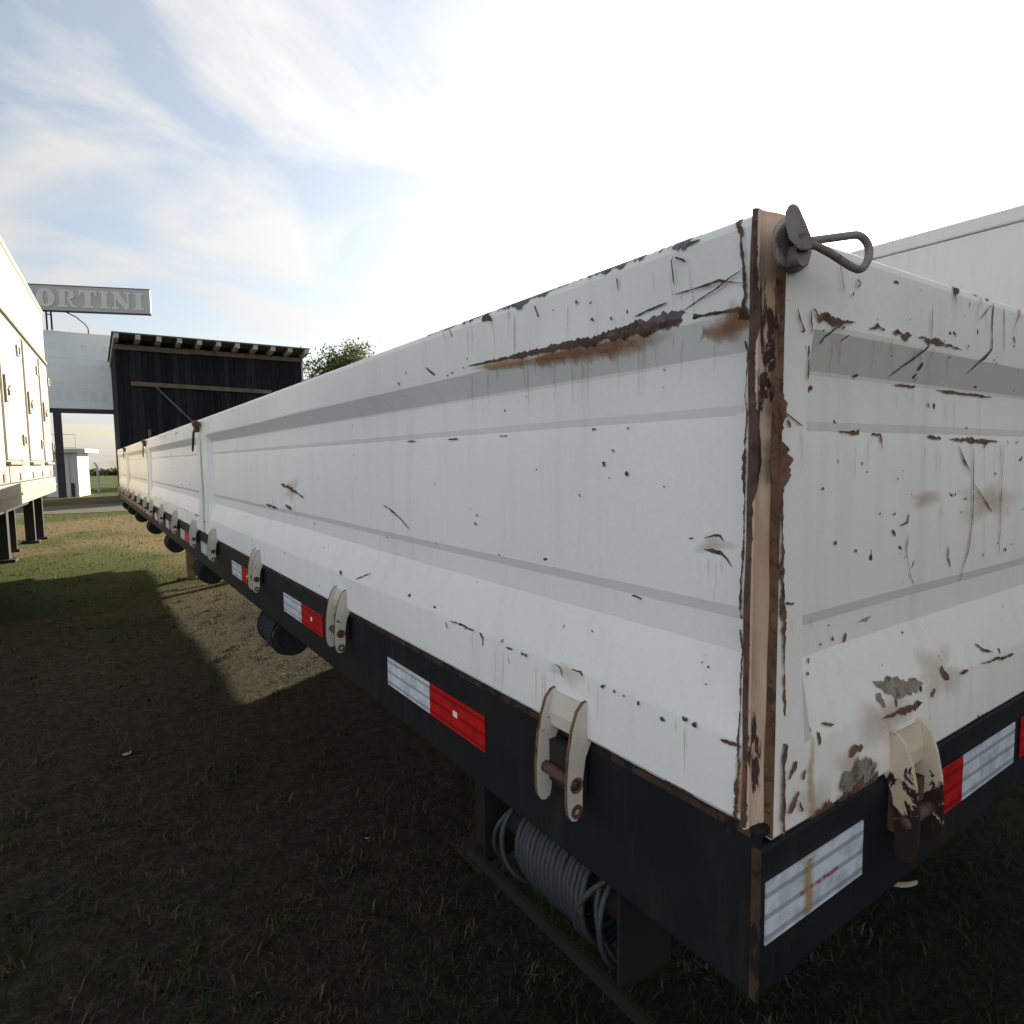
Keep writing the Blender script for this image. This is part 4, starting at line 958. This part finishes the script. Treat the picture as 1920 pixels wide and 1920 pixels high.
MB().bar((1.95, SY - 0.07, 4.68), (7.4, SY - 0.07, 4.60), 0.08, 0.17).build('girt', M['oldwood'], sh, (4.7, SY, 4.6), bevel=0.01)
MB().bar((2.85, SY - 0.05, 4.58), (4.4, SY - 0.05, 2.9), 0.04, 0.07).build('brace', M['oldwood'], sh, (3.6, SY, 3.7))
for x in (5.0, 5.25, 5.85):
    MB().bar((x, SY - 0.04, 0), (x - 0.05, SY - 0.04, 6.0 if x == 5.85 else 4.55), 0.07, 0.03).build('post', woods[2], sh, (x, SY, 0))
MB().box((8.80, SY - 0.03, 0), (8.87, SY + 0.05, 6.2)).build('corner_trim', M['trim'], sh, (8.83, SY, 0))

# ================================================================== GATE GANTRY WITH GREY BILLBOARD
M['bill'] = simple('pale_grey_board', (0.72, 0.76, 0.78), 0.7, 0, 0.06, 1.2)
M['bill2'] = simple('faded_print_grey', (0.67, 0.71, 0.73), 0.7, 0, 0.08, 2)
M['signgrey'] = simple('grey_sign_sheet', (0.38, 0.385, 0.37), 0.6, 0, 0.06, 1.5)
M['letter'] = simple('pale_grey_letter', (0.54, 0.55, 0.53), 0.6, 0, 0.05, 2)
M['gantry'] = simple('dark_violet_steel', (0.035, 0.032, 0.045), 0.6, 0.1, 0.2, 4)
gan = empty('gate_gantry', (-0.58, 34, 0)); GO = (-0.58, 34, 0)
tag(gan, 'grey billboard on a dark steel gate gantry behind the guard house', 'gantry')
for i, (z0, z1) in enumerate(((3.90, 4.98), (4.985, 6.06), (6.065, 7.20))):
    MB().box((-2.4, 33.95, z0), (2.25, 34.0, z1)).build('billboard_sheet', M['bill'], gan, (0, 34, z0), bevel=0.004)
rb2 = random.Random(12)
for (zc, h, n) in ((6.55, 0.32, 9), (5.72, 0.16, 12), (4.45, 0.42, 8)):      # faded, unreadable rows of print
    for i in range(n):
        xw = 3.4 / n; xa = -1.5 + i * xw
        MB().box((xa, 33.9465, zc - h / 2), (xa + xw * rb2.uniform(0.5, 0.85), 33.9490, zc + h / 2)).build('faded_print', M['bill2'], gan, (xa, 33.95, zc))
MB().box((-2.45, 33.92, 3.70), (2.3, 34.06, 3.895)).build('beam', M['gantry'], gan, (0, 34, 3.7))
for x in (-0.62, 2.1, -2.3):
    MB().box((x - 0.15, 33.85, 0), (x + 0.15, 34.15, 3.698)).build('column', M['gantry'], gan, (x, 34, 0))
    MB().box((x - 0.06, 34.02, 3.9), (x + 0.06, 34.14, 7.2)).build('stay', M['gantry'], gan, (x, 34, 3.9))
# lettered sign above it
sr = math.atan2(-1.6, 4.33)
sg = empty('lettered_sign', (-0.55, 33.75, 7.2)); SGO = Vector((3.03, 32.4, 0))
tag(sg, 'long grey sign lettered CONFORTINI raised on thin legs above the billboard', 'sign')
ux = Vector((math.cos(sr), math.sin(sr), 0)); uy = Vector((-math.sin(sr), math.cos(sr), 0))
def sp(a, b, z): return SGO + ux * a + uy * b + Vector((0, 0, z))     # a: along (right end = 0), b: away
def sbox(a0, a1, b0_, b1_, z0, z1):
    m = MB(); b = 0
    m.v = [tuple(sp(a, c, z)) for z in (z0, z1) for a, c in ((a0, b0_), (a1, b0_), (a1, b1_), (a0, b1_))]
    m.f = [(0, 3, 2, 1), (4, 5, 6, 7), (0, 1, 5, 4), (1, 2, 6, 5), (2, 3, 7, 6), (3, 0, 4, 7)]; return m
SZ0, SZ1 = 8.02, 9.05
sbox(-7.7, 0, 0, 0.14, SZ0, SZ1).build('sign_board', M['signgrey'], sg, (-0.55, 33.75, 7.2))
sbox(-7.72, 0.02, -0.02, 0.16, SZ0 - 0.05, SZ0).build('frame_rail', M['gantry'], sg, (-0.55, 33.75, 7.2))
sbox(-7.72, 0.02, -0.02, 0.16, SZ1, SZ1 + 0.03).build('frame_rail', M['gantry'], sg, (-0.55, 33.75, 7.2))
def rect(x0, y0, x1, y1): return [(x0, y0), (x1, y0), (x1, y1), (x0, y1)]
def arc(cx, cy, rx, ry, a0, a1, n=18): return [(cx + rx * math.cos(a0 + (a1 - a0) * i / n), cy + ry * math.sin(a0 + (a1 - a0) * i / n)) for i in range(n + 1)]
def letter(ch):
    """returns width and a list of ('poly', pts) / ('ring', outer, inner); height 1"""
    s = 0.13
    if ch == 'I': return 0.55, [rect(0.0, 0, 0.55, s), rect(0.0, 1 - s, 0.55, 1), rect(0.12, s, 0.43, 1 - s)], []
    if ch == 'T': return 0.95, [rect(0.2, 0, 0.75, s), rect(0.31, s, 0.64, 1 - s), rect(0, 1 - s, 0.95, 1), rect(0, 0.70, 0.12, 1 - s), rect(0.83, 0.70, 0.95, 1 - s)], []
    if ch == 'N': return 1.05, [rect(0, 0, 0.36, s), rect(0.12, s, 0.24, 1 - s), [(0, 1 - s), (0.30, 1 - s), (0.30, 1), (0, 1)], [(0.24, 1 - s), (0.24, 0.55), (0.70, 0), (0.93, 0), (0.93, 0.12), (0.40, 1), (0.30, 1)], rect(0.81, 0.12, 0.93, 1 - s), rect(0.69, 1 - s, 1.05, 1)], []
    if ch == 'F': return 0.85, [rect(0, 0, 0.52, s), rect(0.1, s, 0.41, 1 - s), rect(0, 1 - s, 0.85, 1), rect(0.73, 0.68, 0.85, 1 - s), rect(0.41, 0.45, 0.64, 0.56)], []
    if ch == 'O': return 0.98, [], [(arc(0.49, 0.5, 0.49, 0.52, 0, 2 * math.pi, 32)[:-1], arc(0.49, 0.5, 0.13, 0.38, 0, 2 * math.pi, 32)[:-1])]
    if ch == 'C': return 0.92, [rect(0.80, 0.66, 0.92, 0.98), rect(0.80, 0.06, 0.92, 0.30)], [(arc(0.49, 0.5, 0.49, 0.52, 0.75, 2 * math.pi - 0.75, 28), arc(0.52, 0.5, 0.16, 0.38, 0.75, 2 * math.pi - 0.75, 28))]
    if ch == 'R': return 1.0, [rect(0, 0, 0.52, s), rect(0.1, s, 0.41, 1 - s), rect(0, 1 - s, 0.5, 1), [(0.42, 0.46), (0.66, 0.48), (0.86, 0.10), (1.0, 0.10), (1.0, 0), (0.72, 0), (0.50, 0.42)]], [(arc(0.5, 0.72, 0.42, 0.28, -math.pi / 2, math.pi / 2, 14), arc(0.5, 0.72, 0.12, 0.16, -math.pi / 2, math.pi / 2, 14))]
LH = 0.74; a = -7.45; word = 'CONFORTINI'
tot = sum(letter(c)[0] for c in word) * LH * 0.98; gap = (7.2 - tot) / 9
for ch in word:
    wd, polys, rings = letter(ch); m = MB()
    fn = lambda p, q_, t: sp(a + p * LH * 0.98, t, SZ0 + 0.14 + q_ * LH)
    for pi_, po in enumerate(polys): m.prism(po, fn, -0.022 - 0.0006 * pi_, -0.002)
    for ou, inn in rings:
        cl = len(ou) == 32
        m.quad_strip([[fn(p, q_, t) for p, q_ in path] for path, t in ((ou, -0.002), (ou, -0.0255), (inn, -0.0255), (inn, -0.002))], close=cl) if cl else m.quad_strip([[fn(p, q_, t) for p, q_ in path] for path, t in ((ou, -0.002), (ou, -0.0255), (inn, -0.0255), (inn, -0.002))])
    m.build('letter', M['letter'], sg, (-0.55, 33.75, 7.2)); a += wd * LH * 0.98 + gap
for a_ in (-4.05, -3.87, -7.0, -1.0) [:3]:
    p = sp(a_, 0.07, 0); MB().box((p.x - 0.035, p.y - 0.035, 7.2), (p.x + 0.035, p.y + 0.035, SZ0 - 0.05)).build('leg', M['gantry'], sg, (p.x, p.y, 7.2))
p = sp(-3.96, 0.07, 0); MB().bar((p.x - 0.1, p.y, 7.85), (p.x + 0.1, p.y, 7.85), 0.04, 0.04).build('cross_bar', M['gantry'], sg, (p.x, p.y, 7.85))
lamp = [(0.72, 33.97, 7.2), (0.72, 33.95, 7.42), (0.62, 33.9, 7.58), (0.3, 33.7, 7.82), (-0.1, 33.6, 8.0)]
MB().tube(lamp, 0.025, 8).build('lamp_arm', M['gantry'], sg, (0.72, 34, 7.2), smooth=True)

# ================================================================== GUARD HOUSE
gh = empty('guard_house', (-0.42, 35.6, 0), math.radians(-14))
tag(gh, 'small white guard house with flat overhanging roof behind the gantry column', 'hut')
M['hutwall'] = simple('white_wash_wall', (0.66, 0.67, 0.68), 0.9, 0, 0.08, 3)
M['hutdark'] = simple('dark_doorway', (0.05, 0.05, 0.055), 0.8, 0, 0.1)
def hpart(m, name, mat, parent=None, bevel=0.0): return bpart(m, name, mat, parent or gh, bevel)
hpart(MB().box((-0.62, -0.8, 0), (0.62, 1.0, 1.98)), 'wall', M['hutwall'])
hpart(MB().box((-0.85, -1.05, 1.985), (1.0, 1.25, 2.16)), 'roof_slab', M['hutwall'], bevel=0.01)
hpart(MB().box((-0.10, -0.825, 0.05), (0.30, -0.803, 1.85)), 'door', M['boxgrey'])
hpart(MB().box((0.32, -0.83, 0.0), (0.46, -0.803, 0.62)), 'hatch', M['hutdark'])
for (p, q_) in (((-0.5, -0.6, 2.165), (-0.5, -0.6, 2.80)), ((0.55, -0.6, 2.165), (0.55, -0.6, 2.80)), ((-0.5, -0.6, 2.80), (0.55, -0.6, 2.80)), ((-0.5, -0.6, 2.22), (0.55, -0.6, 2.22))):
    hpart(MB().bar(p, q_, 0.02, 0.02), 'railing', M['fitting'])
# concrete fence post with cranked top
M['conc'] = simple('grey_concrete', (0.34, 0.34, 0.33), 0.9, 0, 0.2, 9)
fp = MB().tube([(0.84, 40, 0), (0.84, 40, 1.25), (0.80, 40, 1.40), (0.70, 40, 1.55)], [0.06, 0.05, 0.045, 0.04], 8).build('fence_post', M['conc'], None, (0.84, 40, 0))
tag(fp, 'thin grey concrete fence post with cranked top in the green field', 'fence post')
M['conc'].name = 'grey_concrete'

# ================================================================== TREE AND FAR HEDGE
def leaf_mat(name, cols):
    m, t, p = mat_new(name); g = G(t); at = g.n('ShaderNodeAttribute'); at.attribute_name = 'rnd'
    g.l(g.ramp(at.outputs['Fac'], [(0.0, cols[0]), (0.5, cols[1]), (1.0, cols[2])]), p.inputs['Base Color'])
    p.inputs['Roughness'].default_value = 0.7; p.inputs['Specular IOR Level'].default_value = 0.2
    p.inputs['Transmission Weight'].default_value = 0.0
    tr = g.n('ShaderNodeBsdfTranslucent'); g.l(g.ramp(at.outputs['Fac'], [(0.0, cols[1]), (1.0, cols[2])]), tr.inputs['Color'])
    mxs = g.n('ShaderNodeMixShader'); mxs.inputs[0].default_value = 0.35
    o_ = t.nodes['Material Output']; g.l(p.outputs[0], mxs.inputs[1]); g.l(tr.outputs[0], mxs.inputs[2]); g.l(mxs.outputs[0], o_.inputs[0]); return m
M['leaf'] = leaf_mat('olive_foliage', [(0.025, 0.042, 0.012), (0.06, 0.088, 0.022), (0.13, 0.15, 0.055)])
M['hedge'] = leaf_mat('dark_hedge_foliage', [(0.018, 0.03, 0.012), (0.035, 0.05, 0.02), (0.06, 0.08, 0.03)])
M['bark'] = simple('brown_bark', (0.09, 0.07, 0.05), 0.95, 0, 0.4, 9, 0.01)
def leaves_mesh(name, centers, size, rnd_gen, stretch=2.2):
    n = len(centers); c = np.asarray(centers)
    d = rnd_gen.normal(size=(n, 3)); d[:, 2] = d[:, 2] * 0.7 + 0.35; d /= np.linalg.norm(d, axis=1)[:, None]
    u = np.cross(d, rnd_gen.normal(size=(n, 3))); u /= np.linalg.norm(u, axis=1)[:, None]
    s = size * rnd_gen.uniform(0.6, 1.3, n)[:, None]
    V = np.stack([c - d * s * stretch / 2, c + u * s * 0.5, c + d * s * stretch / 2, c - u * s * 0.5], 1).reshape(-1, 3)
    F = np.arange(4 * n).reshape(n, 4); me = np_mesh(name, V, F)
    at = me.attributes.new('rnd', 'FLOAT', 'POINT'); at.data.foreach_set('value', np.repeat(rnd_gen.uniform(0, 1, n), 4).astype(np.float32)); return me
TO = Vector((18.7, 52, 0)); tree = empty('shade_tree', TO); tag(tree, 'feathery olive green tree rising beside the black shed', 'tree')
tm = MB(); tm.tube([(18.7, 52, -0.3), (18.75, 52, 2.6), (18.6, 52.1, 4.9)], [0.34, 0.25, 0.19], 10).build('trunk', M['bark'], tree, TO, smooth=True)
rt = random.Random(21); cl = []; lm = MB()
for i in range(150):
    a = rt.uniform(0, 6.28); el = rt.uniform(-0.25, 1.45); rad = rt.uniform(0.5, 1.0) * (0.86 + 0.16 * math.sin(a * 3 + el * 5))
    rx, rz_ = 4.9, 5.4
    c = Vector((18.7 + math.cos(a) * math.cos(el) * rx * rad, 52 + math.sin(a) * math.cos(el) * 4.2 * rad, 6.2 + math.sin(el) * rz_ * rad * (0.9 + 0.1 * math.sin(a * 3))))
    cl.append(c)
    if i % 5 == 0: lm.tube([(18.65, 52.05, 4.3 + rt.uniform(-0.6, 0.4)), tuple((Vector((18.65, 52.05, 4.9)) + c) / 2 + Vector((0, 0, -0.3))), tuple(c)], [0.09, 0.05, 0.015], 5)
lm.build('limbs', M['bark'], tree, TO, recalc=False)
rg = np.random.default_rng(5); pts = []
for c in cl:
    k = int(rg.uniform(40, 150)); o_ = rg.normal(size=(k, 3)) * np.array([0.62, 0.62, 0.34]) + rg.normal(size=3) * 0.1; pts.append(np.array(c) + o_)
me = leaves_mesh('crown', np.concatenate(pts), 0.11, rg, 3.2); me.transform(Matrix.Translation(-TO)); link('crown', me, M['leaf'], tree, TO)
# far hedge / tree line
pts = []
for i in range(150):
    x = -40 + i * 1.1 + rg.uniform(-0.5, 0.5); y = 215 + rg.uniform(-4, 4); h = 1.3 + 1.6 * vnoise(np.array([x * 0.15]), np.array([0.0]), 2)[0]
    zc = float(height(np.array([x]), np.array([y]))[0])
    pts.append(np.array([x, y, zc + h * 0.5]) + rg.normal(size=(80, 3)) * np.array([0.9, 1.2, h * 0.32]))
me = leaves_mesh('hedge', np.concatenate(pts), 0.5, rg, 1.6)
o = link('hedge', me, M['hedge']); tag(o, 'distant dark hedge line along the far edge of the green field', 'hedge', kind='stuff')

# ================================================================== GRASS, STRAW, LITTER
def grass(name, n, rmin, rmax, hrange, wrange, flat, seed, cols, label):
    r = np.random.default_rng(seed)
    th = r.uniform(math.radians(-55), math.radians(120), n)           # wide fan around the camera's side of the yard
    rad = rmin * (rmax / rmin) ** r.uniform(0, 1, n)
    x = np.sin(th) * rad * 1.0; y = np.cos(th) * rad - 0.6
    clump = fbm(x * 3.1, y * 3.1, 31); keep = (clump + r.uniform(-0.25, 0.25, n)) > 0.40
    keep &= ~((y > 22.6) & (y < 27.6))
    x, y, rad = x[keep], y[keep], rad[keep]; n = len(x)
    z = height(x, y)
    h = r.uniform(*hrange, n) * (0.8 + 0.07 * rad); wd = r.uniform(*wrange, n) * (0.7 + 0.16 * rad)
    a = r.uniform(0, 6.28, n); lean = r.uniform(flat[0], flat[1], n)
    dx, dy = np.cos(a), np.sin(a); px, py = -dy, dx
    base = np.stack([x, y, z - 0.004], 1)
    P = np.stack([px, py, np.zeros(n)], 1) * wd[:, None] / 2
    mid = base + np.stack([dx * lean * 0.35, dy * lean * 0.35, np.full(n, 0.62)], 1) * h[:, None]
    tip = base + np.stack([dx * lean, dy * lean, 1 - 0.35 * np.minimum(lean, 2)], 1) * h[:, None]
    tip[:, 2] = np.maximum(tip[:, 2], z + 0.006); mid[:, 2] = np.maximum(mid[:, 2] - 0.22 * lean * h, z + 0.008)
    V = np.stack([base - P, base + P, mid + P * 0.8, mid - P * 0.8, tip], 1).reshape(-1, 3)
    b = np.arange(n) * 5
    T = np.concatenate([np.stack([b, b + 1, b + 2], 1), np.stack([b, b + 2, b + 3], 1), np.stack([b + 3, b + 2, b + 4], 1)])
    me = np_mesh(name, V, T)
    g = greenness(x, y); u = r.uniform(0, 1, n); isg = (r.uniform(0, 1, n) < (0.12 + 0.8 * g))
    val = np.where(isg, 0.0 + 0.45 * u, 0.55 + 0.45 * u)
    at = me.attributes.new('rnd', 'FLOAT', 'POINT'); at.data.foreach_set('value', np.repeat(val, 5).astype(np.float32))
    at = me.attributes.new('soil_shade', 'FLOAT', 'POINT'); at.data.foreach_set('value', np.repeat(soil_shade(x, y), 5).astype(np.float32))
    m, t, p = mat_new(name + '_blades'); gg = G(t); at_ = gg.n('ShaderNodeAttribute'); at_.attribute_name = 'rnd'
    as_ = gg.n('ShaderNodeAttribute'); as_.attribute_name = 'soil_shade'; c_ = gg.ramp(at_.outputs['Fac'], cols)
    gg.l(gg.mix(as_.outputs['Fac'], c_, gg.mix(1.0, c_, (0.27, 0.31, 0.36), 'MULTIPLY')), p.inputs['Base Color']); p.inputs['Roughness'].default_value = 0.8; p.inputs['Specular IOR Level'].default_value = 0.15  # blades take the same painted yard shade over the dark litter
    o = link(name, me, m); tag(o, label, name.split('_')[-1], kind='stuff'); return o
GC = [(0.0, (0.028, 0.045, 0.010)), (0.25, (0.07, 0.10, 0.022)), (0.45, (0.13, 0.15, 0.04)), (0.55, (0.07, 0.047, 0.022)), (0.78, (0.18, 0.138, 0.062)), (1.0, (0.31, 0.25, 0.125))]
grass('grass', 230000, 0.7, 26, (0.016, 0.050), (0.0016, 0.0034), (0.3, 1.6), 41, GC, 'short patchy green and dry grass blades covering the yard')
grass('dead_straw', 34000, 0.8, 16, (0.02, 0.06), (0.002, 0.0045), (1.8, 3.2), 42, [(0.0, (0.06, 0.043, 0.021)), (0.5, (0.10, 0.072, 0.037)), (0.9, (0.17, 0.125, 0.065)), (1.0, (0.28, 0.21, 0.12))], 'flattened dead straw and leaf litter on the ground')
# scattered taller tufts
def tufts(n, seed):
    r = np.random.default_rng(seed); V = []; T = []; A = []; SO_ = []
    th = r.uniform(math.radians(-50), math.radians(115), n); rad = 0.9 * (14 / 0.9) ** r.uniform(0, 1, n)
    for t_, d_ in zip(th, rad):
        cx_, cy_ = math.sin(t_) * d_, math.cos(t_) * d_ - 0.5; k = r.integers(6, 16); z0_ = float(height(np.array([cx_]), np.array([cy_]))[0]); gr = float(greenness(np.array([cx_]), np.array([cy_]))[0]); so = float(soil_shade(np.array([cx_]), np.array([cy_]))[0])
        dry = r.uniform() > 0.25 + 0.6 * gr
        for _ in range(k):
            a_ = r.uniform(0, 6.28); x_ = cx_ + r.normal() * 0.022; y_ = cy_ + r.normal() * 0.022; z_ = z0_ - 0.004
            h_ = r.uniform(0.018, 0.055); ln = r.uniform(0.4, 1.5); w_ = r.uniform(0.0016, 0.003) * (1 + 0.1 * d_); dx_, dy_ = math.cos(a_), math.sin(a_); b_ = len(V)
            V += [(x_ - dy_ * w_, y_ + dx_ * w_, z_), (x_ + dy_ * w_, y_ - dx_ * w_, z_), (x_ + dx_ * ln * h_ * 0.4 + dy_ * w_ * 0.8, y_ + dy_ * ln * h_ * 0.4 - dx_ * w_ * 0.8, z_ + h_ * 0.62), (x_ + dx_ * ln * h_ * 0.4 - dy_ * w_ * 0.8, y_ + dy_ * ln * h_ * 0.4 + dx_ * w_ * 0.8, z_ + h_ * 0.62), (x_ + dx_ * ln * h_, y_ + dy_ * ln * h_, max(z_ + h_ * (1 - 0.4 * ln), z_ + 0.012))]
            T += [(b_, b_ + 1, b_ + 2), (b_, b_ + 2, b_ + 3), (b_ + 3, b_ + 2, b_ + 4)]
            A += [(0.62 + 0.38 * r.uniform()) if dry else 0.42 * r.uniform()] * 5; SO_ += [so] * 5
    me = np_mesh('grass_tufts', np.array(V), np.array(T))
    at = me.attributes.new('rnd', 'FLOAT', 'POINT'); at.data.foreach_set('value', np.array(A, dtype=np.float32))
    at = me.attributes.new('soil_shade', 'FLOAT', 'POINT'); at.data.foreach_set('value', np.array(SO_, dtype=np.float32))
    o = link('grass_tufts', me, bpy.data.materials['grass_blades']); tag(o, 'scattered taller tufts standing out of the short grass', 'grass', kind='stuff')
tufts(2600, 77)
# a few picked-out bits of litter
M['paper'] = simple('dirty_white_scrap', (0.34, 0.33, 0.32), 0.8, 0, 0.15, 30)
M['husk'] = simple('dry_leaf_husk', (0.36, 0.30, 0.20), 0.85, 0, 0.3, 30)
def scrap(name, px, L, W, mat, label, cat, rot):
    p = on(px[0], px[1], 2, 0.012); p[2] = float(height(p[:1], p[1:2])[0]) + 0.012
    n = 9; rows = []
    for i in range(n):
        t = i / (n - 1) - 0.5; hw = W / 2 * math.sqrt(max(0.04, 1 - (2 * t) ** 2))
        rows.append([(t * L, s_ * hw, min(1.0, L / 0.1) * (0.008 * (1 - s_ * s_) * (1 + 0.4 * math.sin(i)) - 0.004 + 0.012 * t * t)) for s_ in (-1, -0.5, 0, 0.5, 1)])
    m = MB(); m.quad_strip(rows); o = m.build(name, mat); o.location = p; o.rotation_euler = (0, 0, rot)
    md = o.modifiers.new('solid', 'SOLIDIFY'); md.thickness = 0.002
    tag(o, label, cat); return o
scrap('dry_husk', (1693, 1660), 0.10, 0.026, M['husk'], 'pale dry leaf husk lying on dark grass below the rear beam', 'leaf', -0.55)
scrap('paper_scrap', (688, 1576), 0.018, 0.006, M['paper'], 'tiny bright white scrap lying on the shaded grass by the winch', 'litter', -0.6)
scrap('paper_scrap', (238, 1416), 0.045, 0.03, M['paper'], 'small crumpled white scrap on the dark shaded grass', 'litter', 0.5)
